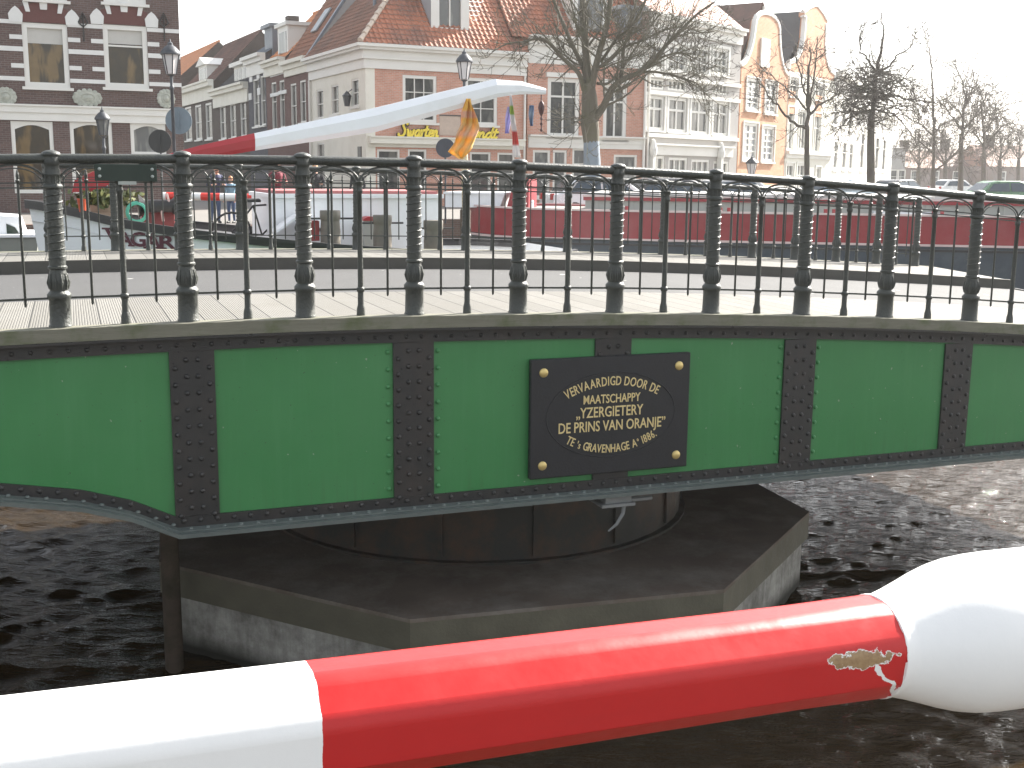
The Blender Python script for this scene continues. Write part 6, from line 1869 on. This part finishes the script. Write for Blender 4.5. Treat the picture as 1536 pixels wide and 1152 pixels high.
# ---- people
skin = mat('skin', (0.55, 0.32, 0.23), 0.6)
def remesh(mb, vox):
    me = mb.mesh('tmp', skin)
    o = bpy.data.objects.new('tmp', me); COL.objects.link(o)
    mo = o.modifiers.new('r', 'REMESH'); mo.mode = 'VOXEL'; mo.voxel_size = vox
    sm = o.modifiers.new('s', 'SMOOTH'); sm.factor = 0.5; sm.iterations = 3
    dg = bpy.context.evaluated_depsgraph_get()
    m2 = bpy.data.meshes.new_from_object(o.evaluated_get(dg))
    bpy.data.objects.remove(o); bpy.data.meshes.remove(me)
    return m2
def person(label, px, Y, rz, top, legs, hair, H=1.74, bend=0.0, arms=0, scarf=None, long_hair=False, z0=GZ):
    p = aty(px, 270, Y)
    t = thing('person', label, 'person', (p.x, p.y, z0), rz)
    s = H / 1.74
    hip = V((0, 0, 0.92)); ch = V((0, -math.sin(bend) * 0.48, 0.92 + math.cos(bend) * 0.48)); nk = V((0, -math.sin(bend) * 0.62 - 0.01, 0.92 + math.cos(bend) * 0.6))
    hd = nk + V((0, -0.03 - 0.06 * bend, 0.15))
    mb = MB()
    def limb(pts, rs): mb.tube([V(q) * s for q in pts], [r_ * s for r_ in rs], 10)
    limb([hip + V((0, 0, -0.08)), hip + V((0, 0, 0.05)), hip.lerp(ch, 0.45), ch, ch.lerp(nk, 0.7), nk + V((0, 0, 0.02))], [0.13, 0.165, 0.145, 0.175, 0.14, 0.06])
    limb([ch + V((-0.19, 0, 0.03)), ch + V((0.19, 0, 0.03))], [0.07, 0.07])
    limb([nk, nk + V((0, -0.015, 0.08))], [0.058, 0.055])
    for sx in (-1, 1):
        limb([hip + V((sx * 0.09, 0, -0.02)), V((sx * 0.105, -0.03, 0.5)), V((sx * 0.11, 0.0, 0.09))], [0.098, 0.066, 0.045])
        limb([V((sx * 0.11, 0.03, 0.05)), V((sx * 0.125, -0.17, 0.035))], [0.05, 0.036])
        sh = ch + V((sx * 0.20, 0, 0.04))
        if arms == 0: el = sh + V((sx * 0.07, 0.02, -0.29)); ha = el + V((sx * -0.02, -0.12, -0.22))
        else: el = sh + V((sx * 0.07, -0.08, -0.27)); ha = el + V((-sx * 0.10, -0.22, 0.03))
        limb([sh, el, ha], [0.056, 0.044, 0.03])
        dh = (ha - el).normalized(); side = V((1, 0, 0))
        limb([ha, ha + dh * 0.09], [0.034, 0.04])
        for k in range(4):
            o_ = side * (-0.03 + 0.02 * k)
            limb([ha + dh * 0.08 + o_, ha + dh * (0.135 + 0.008 * (1 if k in (1, 2) else 0)) + o_, ha + dh * 0.165 + o_ + V((0, -0.015, -0.012))], [0.011, 0.0095, 0.008])
        limb([ha + dh * 0.03 - side * sx * 0.03, ha + dh * 0.09 - side * sx * 0.06], [0.013, 0.009])
    mb.lathe([(0.01, -0.125), (0.05, -0.11), (0.068, -0.06), (0.078, 0.0), (0.08, 0.04), (0.068, 0.085), (0.035, 0.112), (0.005, 0.12)], 14, Matrix.Translation(hd * s) @ Matrix.Diagonal((0.92 * s, 1.12 * s, s, 1)))
    mb.tube([(hd + V((0, -0.085, 0.015))) * s, (hd + V((0, -0.108, -0.025))) * s], [0.012, 0.018], 6)
    for sx in (-1, 1): mb.tube([(hd + V((sx * 0.07, 0.01, 0.02))) * s, (hd + V((sx * 0.082, 0.015, -0.03))) * s], [0.018, 0.014], 6)
    me = remesh(mb, 0.016 * s)
    me.materials.clear()
    for m_ in (skin, top, legs, sign_dk): me.materials.append(m_)
    zn_ = (nk.z - 0.005) * s
    for pl_ in me.polygons:
        c_ = pl_.center
        k = 1
        if c_.z < 0.09 * s: k = 3
        elif c_.z < 0.90 * s and abs(c_.x) < 0.22 * s and c_.y > -0.12 * s: k = 2
        elif c_.z > zn_ and (V((c_.x, c_.y, 0)) - V((nk.x, nk.y, 0)) * s).length < 0.22 * s: k = 0
        else:
            for sx in (-1, 1):
                sh = ch + V((sx * 0.20, 0, 0.04))
                if arms == 0: ha = sh + V((sx * 0.05, -0.10, -0.51))
                else: ha = sh + V((-sx * 0.03, -0.30, -0.24))
                if (c_ / s - ha).length < 0.20 and (c_.z < 1.0 * s or arms): 
                    if (c_ / s - ha).length < 0.17 and c_.y < ha.y * s + (0.03 if arms else 0.06): k = 0
        pl_.material_index = k; pl_.use_smooth = True
    o = bpy.data.objects.new('body', me); COL.objects.link(o); o.parent = t
    eye = MB()
    for sx in (-1, 1): eye.dome((hd + V((sx * 0.03, -0.082, 0.018))) * s, 0.011 * s, (0, -1, 0))
    eye.build('eyes', sign_dk, t)
    MB().box(-0.022 * s, 0.022 * s, (hd.y - 0.086) * s, (hd.y - 0.07) * s, (hd.z - 0.062) * s, (hd.z - 0.052) * s).build('mouth', mat('lips', (0.4, 0.13, 0.11), 0.6), t)
    hb = MB()
    prof = [(0.088, 0.0), (0.09, 0.045), (0.078, 0.09), (0.045, 0.122), (0.005, 0.132)]
    hb.lathe(prof, 14, Matrix.Translation((hd + V((0, 0.012, 0.01))) * s) @ Matrix.Rotation(R(-16), 4, 'X') @ Matrix.Diagonal((0.95 * s, 1.12 * s, s, 1)))
    hb.tube([(hd + V((0, 0.06, 0.05))) * s, (hd + V((0, 0.07, -0.05 - (0.16 if long_hair else 0)))) * s], [0.07 * s, 0.062 * s], 10)
    hb.build('hair', hair, t, True)
    return t
def cloth(n_, c): return mat(n_, c, 0.85, 0, 0.15, 12)
hair_d = mat('dark_hair', (0.025, 0.018, 0.014), 0.6); hair_b = mat('blond_hair', (0.45, 0.27, 0.1), 0.6); hair_g = mat('grey_hair', (0.25, 0.23, 0.22), 0.7)
denim = cloth('blue_denim', (0.05, 0.08, 0.15)); black_c = cloth('black_cloth', (0.02, 0.02, 0.025))
person('person in a dark navy jacket bending forward behind the striped far barrier', 321, 35.6, 0.5, cloth('navy_jacket', (0.04, 0.045, 0.09)), denim, hair_d, bend=0.45, arms=1)
person('small person in a light blue top beside the navy jacketed person', 346, 35.8, -0.3, cloth('light_blue_top', (0.2, 0.33, 0.42)), denim, mat('ginger_hair', (0.35, 0.14, 0.05), 0.6), H=1.36)
person('person in a dark red top with grey hair at the right end of the barrier', 414, 35.4, 0.6, cloth('dark_red_top', (0.16, 0.02, 0.035)), black_c, hair_g, H=1.80, arms=1, bend=0.12)
person('blond long haired person in a dark coat, left of the cream house wall', 473, 36.5, 0.2, cloth('dark_coat', (0.035, 0.035, 0.04)), black_c, hair_b, arms=1, long_hair=True)
person('person in a black jacket standing before the restaurant shop window', 536, 37.5, -0.5, black_c, denim, hair_d, H=1.72)
person('person in a grey coat walking in front of the grey stucco house', 985, 47, -1.2, cloth('grey_coat', (0.16, 0.15, 0.15)), black_c, hair_b)

# ---- cars
glass_car = mat('dark_car_glass', (0.04, 0.06, 0.08), 0.08)
tyre = mat('tyre_rubber', (0.02, 0.02, 0.02), 0.8); rimm = mat('alloy_rim', (0.4, 0.4, 0.42), 0.35, 0.7)
headl = mat('headlight_glass', (0.6, 0.62, 0.65), 0.15); tailm = mat('red_tail_lamp', (0.35, 0.01, 0.01), 0.2)
def car(label, px, Y, rz, colr, mname):
    p = aty(px, 270, Y)
    t = thing('parked_car', label, 'car', (p.x, p.y, GZ + 0.004), rz, 'cars parked on the far quay')
    m = mat(mname, colr, 0.25, 0.1, 0.04, 2)
    prof = [(-2.05, 0.32), (-2.12, 0.55), (-2.08, 0.85), (-1.75, 0.93), (-1.25, 1.36), (-0.95, 1.45), (0.25, 1.46), (0.6, 1.38), (1.15, 0.98), (1.85, 0.85), (2.08, 0.68), (2.12, 0.42), (2.0, 0.28)]
    mb = MB(); n_ = len(prof)
    rings = []
    for y, k in ((-0.86, 1.0), (-0.78, 1.0), (0.78, 1.0), (0.86, 1.0)):
        edge = abs(y) > 0.8
        for x, z in prof:
            ins = max(0, z - 0.92) * 0.32
            yy = (0.84 - ins) * (1 if y > 0 else -1) * (1 if edge else 0.93)
            rings.append((x * (0.985 if edge else 1), yy, z - (0.035 if edge and z > 0.9 else 0)))
    fs = []
    for r_ in range(3):
        for k in range(n_):
            l = (k + 1) % n_
            fs.append((r_ * n_ + k, r_ * n_ + l, (r_ + 1) * n_ + l, (r_ + 1) * n_ + k))
    fs.append(tuple(range(n_ - 1, -1, -1))); fs.append(tuple(range(3 * n_, 4 * n_)))
    mb.add(rings, fs); mb.build('body', m, t, True)
    for sgn in (-1, 1):
        for w_ in ([(-1.5, 0.97), (-1.16, 1.33), (-0.35, 1.38), (-0.35, 0.97)], [(-0.27, 0.97), (-0.27, 1.38), (0.3, 1.38), (0.95, 0.97)]):
            mb = MB(); P = [(x, sgn * (0.853 - max(0, z - 0.92) * 0.32), z - 0.02) for x, z in w_]
            mb.prism(P, (0, sgn * 0.006, 0)); mb.build('side_window', glass_car, t)
        for x in (-1.3, 1.32):
            Mt = Matrix.Translation((x, sgn * 0.76, 0.31)) @ Matrix.Rotation(R(90), 4, 'X')
            wh_ = MB().lathe([(0.2, -0.1), (0.3, -0.09), (0.31, -0.05), (0.31, 0.05), (0.3, 0.09), (0.2, 0.1)], 18, Mt).build('wheel', tyre, t, True)
            MB().lathe([(0.2, -0.102), (0.19, 0.0), (0.05, 0.02), (0.2, 0.102)], 14, Mt).build('rim', rimm, wh_, True)
        mb = MB(); mb.bbox(1.95, 2.12, sgn * 0.62 - 0.16, sgn * 0.62 + 0.16, 0.6, 0.76, 0.03); mb.build('headlight', headl, t)
        mb = MB(); mb.bbox(-2.135, -2.02, sgn * 0.66 - 0.13, sgn * 0.66 + 0.13, 0.68, 0.9, 0.03); mb.build('tail_light', tailm, t)
    for w_ in (((0.66, 1.37), (1.13, 1.02)), ((-1.29, 1.34), (-1.72, 0.97))):
        (xa, za), (xb, zb_3) = w_; d = 0.012 if xa > 0 else -0.012
        mb = MB(); mb.prism([(xa + d, -0.58, za), (xa + d, 0.58, za), (xb + d, 0.66, zb_3), (xb + d, -0.66, zb_3)], (d * 0.5, 0, 0.008)); mb.build('windscreen' if xa > 0 else 'rear_window', glass_car, t)
    return t
qa = math.atan2(4, 15)
car('white parked car in front of the wrapped tree trunk', 905, 42.0, qa, (0.68, 0.69, 0.70), 'white_car_paint')
car('dark grey parked car right of the wrapped tree, before the stucco house', 1010, 43.0, qa, (0.10, 0.10, 0.11), 'grey_car_paint')
car('silver parked car before the orange bell gable house', 1105, 46.5, qa + 0.15, (0.45, 0.46, 0.48), 'silver_car_paint')
car('pale blue parked car between the slim tree and the mop tree', 1255, 56, 0.6, (0.35, 0.43, 0.5), 'pale_blue_car_paint')
car('black parked car right of the mop tree trunk', 1350, 66, 0.7, (0.03, 0.03, 0.035), 'black_car_paint')
car('green parked car at the right edge of the picture', 1512, 58, 0.15, (0.09, 0.19, 0.11), 'green_car_paint')
car('white parked van like car far off between the far trees', 1432, 98, 0.4, (0.7, 0.7, 0.7), 'white_car_paint')
# ---- bicycles
bik = mat('black_bicycle_frame', (0.02, 0.02, 0.022), 0.4)
def bicycle(label, pos, rz):
    t = thing('bicycle', label, 'bicycle', pos, rz, 'bicycles')
    f = MB()
    BBk, ST, HT, RA, FA = V((0, 0, 0.29)), V((-0.14, 0, 0.78)), V((0.48, 0, 0.82)), V((-0.52, 0, 0.34)), V((0.60, 0, 0.34))
    for a, b in ((BBk, ST), (BBk, HT - V((0, 0, 0.1))), (ST, HT), (RA, BBk), (RA, ST), (HT, FA)): f.tube([a, b], 0.016, 6)
    f.tube([HT, HT + V((-0.04, 0, 0.17))], 0.014, 6); f.build('frame', bik, t)
    for c in (RA, FA):
        MB().tube([c + V((0.33 * math.cos(2 * math.pi * i / 24), 0, 0.33 * math.sin(2 * math.pi * i / 24))) for i in range(25)], 0.018, 6, False).build('wheel', tyre, t)
    MB().bbox(-0.27, -0.02, -0.07, 0.07, 0.84, 0.9, 0.02).build('saddle', bik, t)
    MB().tube([(0.36, -0.28, 1.0), (0.44, -0.1, 1.02), (0.44, 0.1, 1.02), (0.36, 0.28, 1.0)], 0.012, 6).build('handlebar', bik, t)
    return t
p = aty(1238, 270, 76); bicycle('bicycle leaning by the white houses, the left one of the pair', (p.x, p.y, GZ), 0.9)
p = aty(1254, 270, 77); bicycle('bicycle leaning by the white houses, the right one of the pair', (p.x, p.y, GZ), 0.7)
u, z = VF.px(393, 352, 1.9); p = wv(u, 1.9, gun(u) - 0.3); bicycle('bicycle standing on the deck of the white barge', p, BA + 0.2)

# ------------------------------------------------------------------ thin scattering volume added to stand in for lens glare
n = NT('glare_veil')
n.t.nodes.remove(n.b)
pv = n.n('VolumePrincipled', Color=(0.95, 0.95, 0.95, 1), Density=0.0004, Anisotropy=0.45)
n.t.links.new(pv.outputs[0], n.t.nodes['Material Output'].inputs['Volume'])
mb = MB(); mb.box(-330, 330, -45, 420, -3.0, 60)
hz = mb.build('glare_haze', n.m)
tag(hz, kind='stuff')
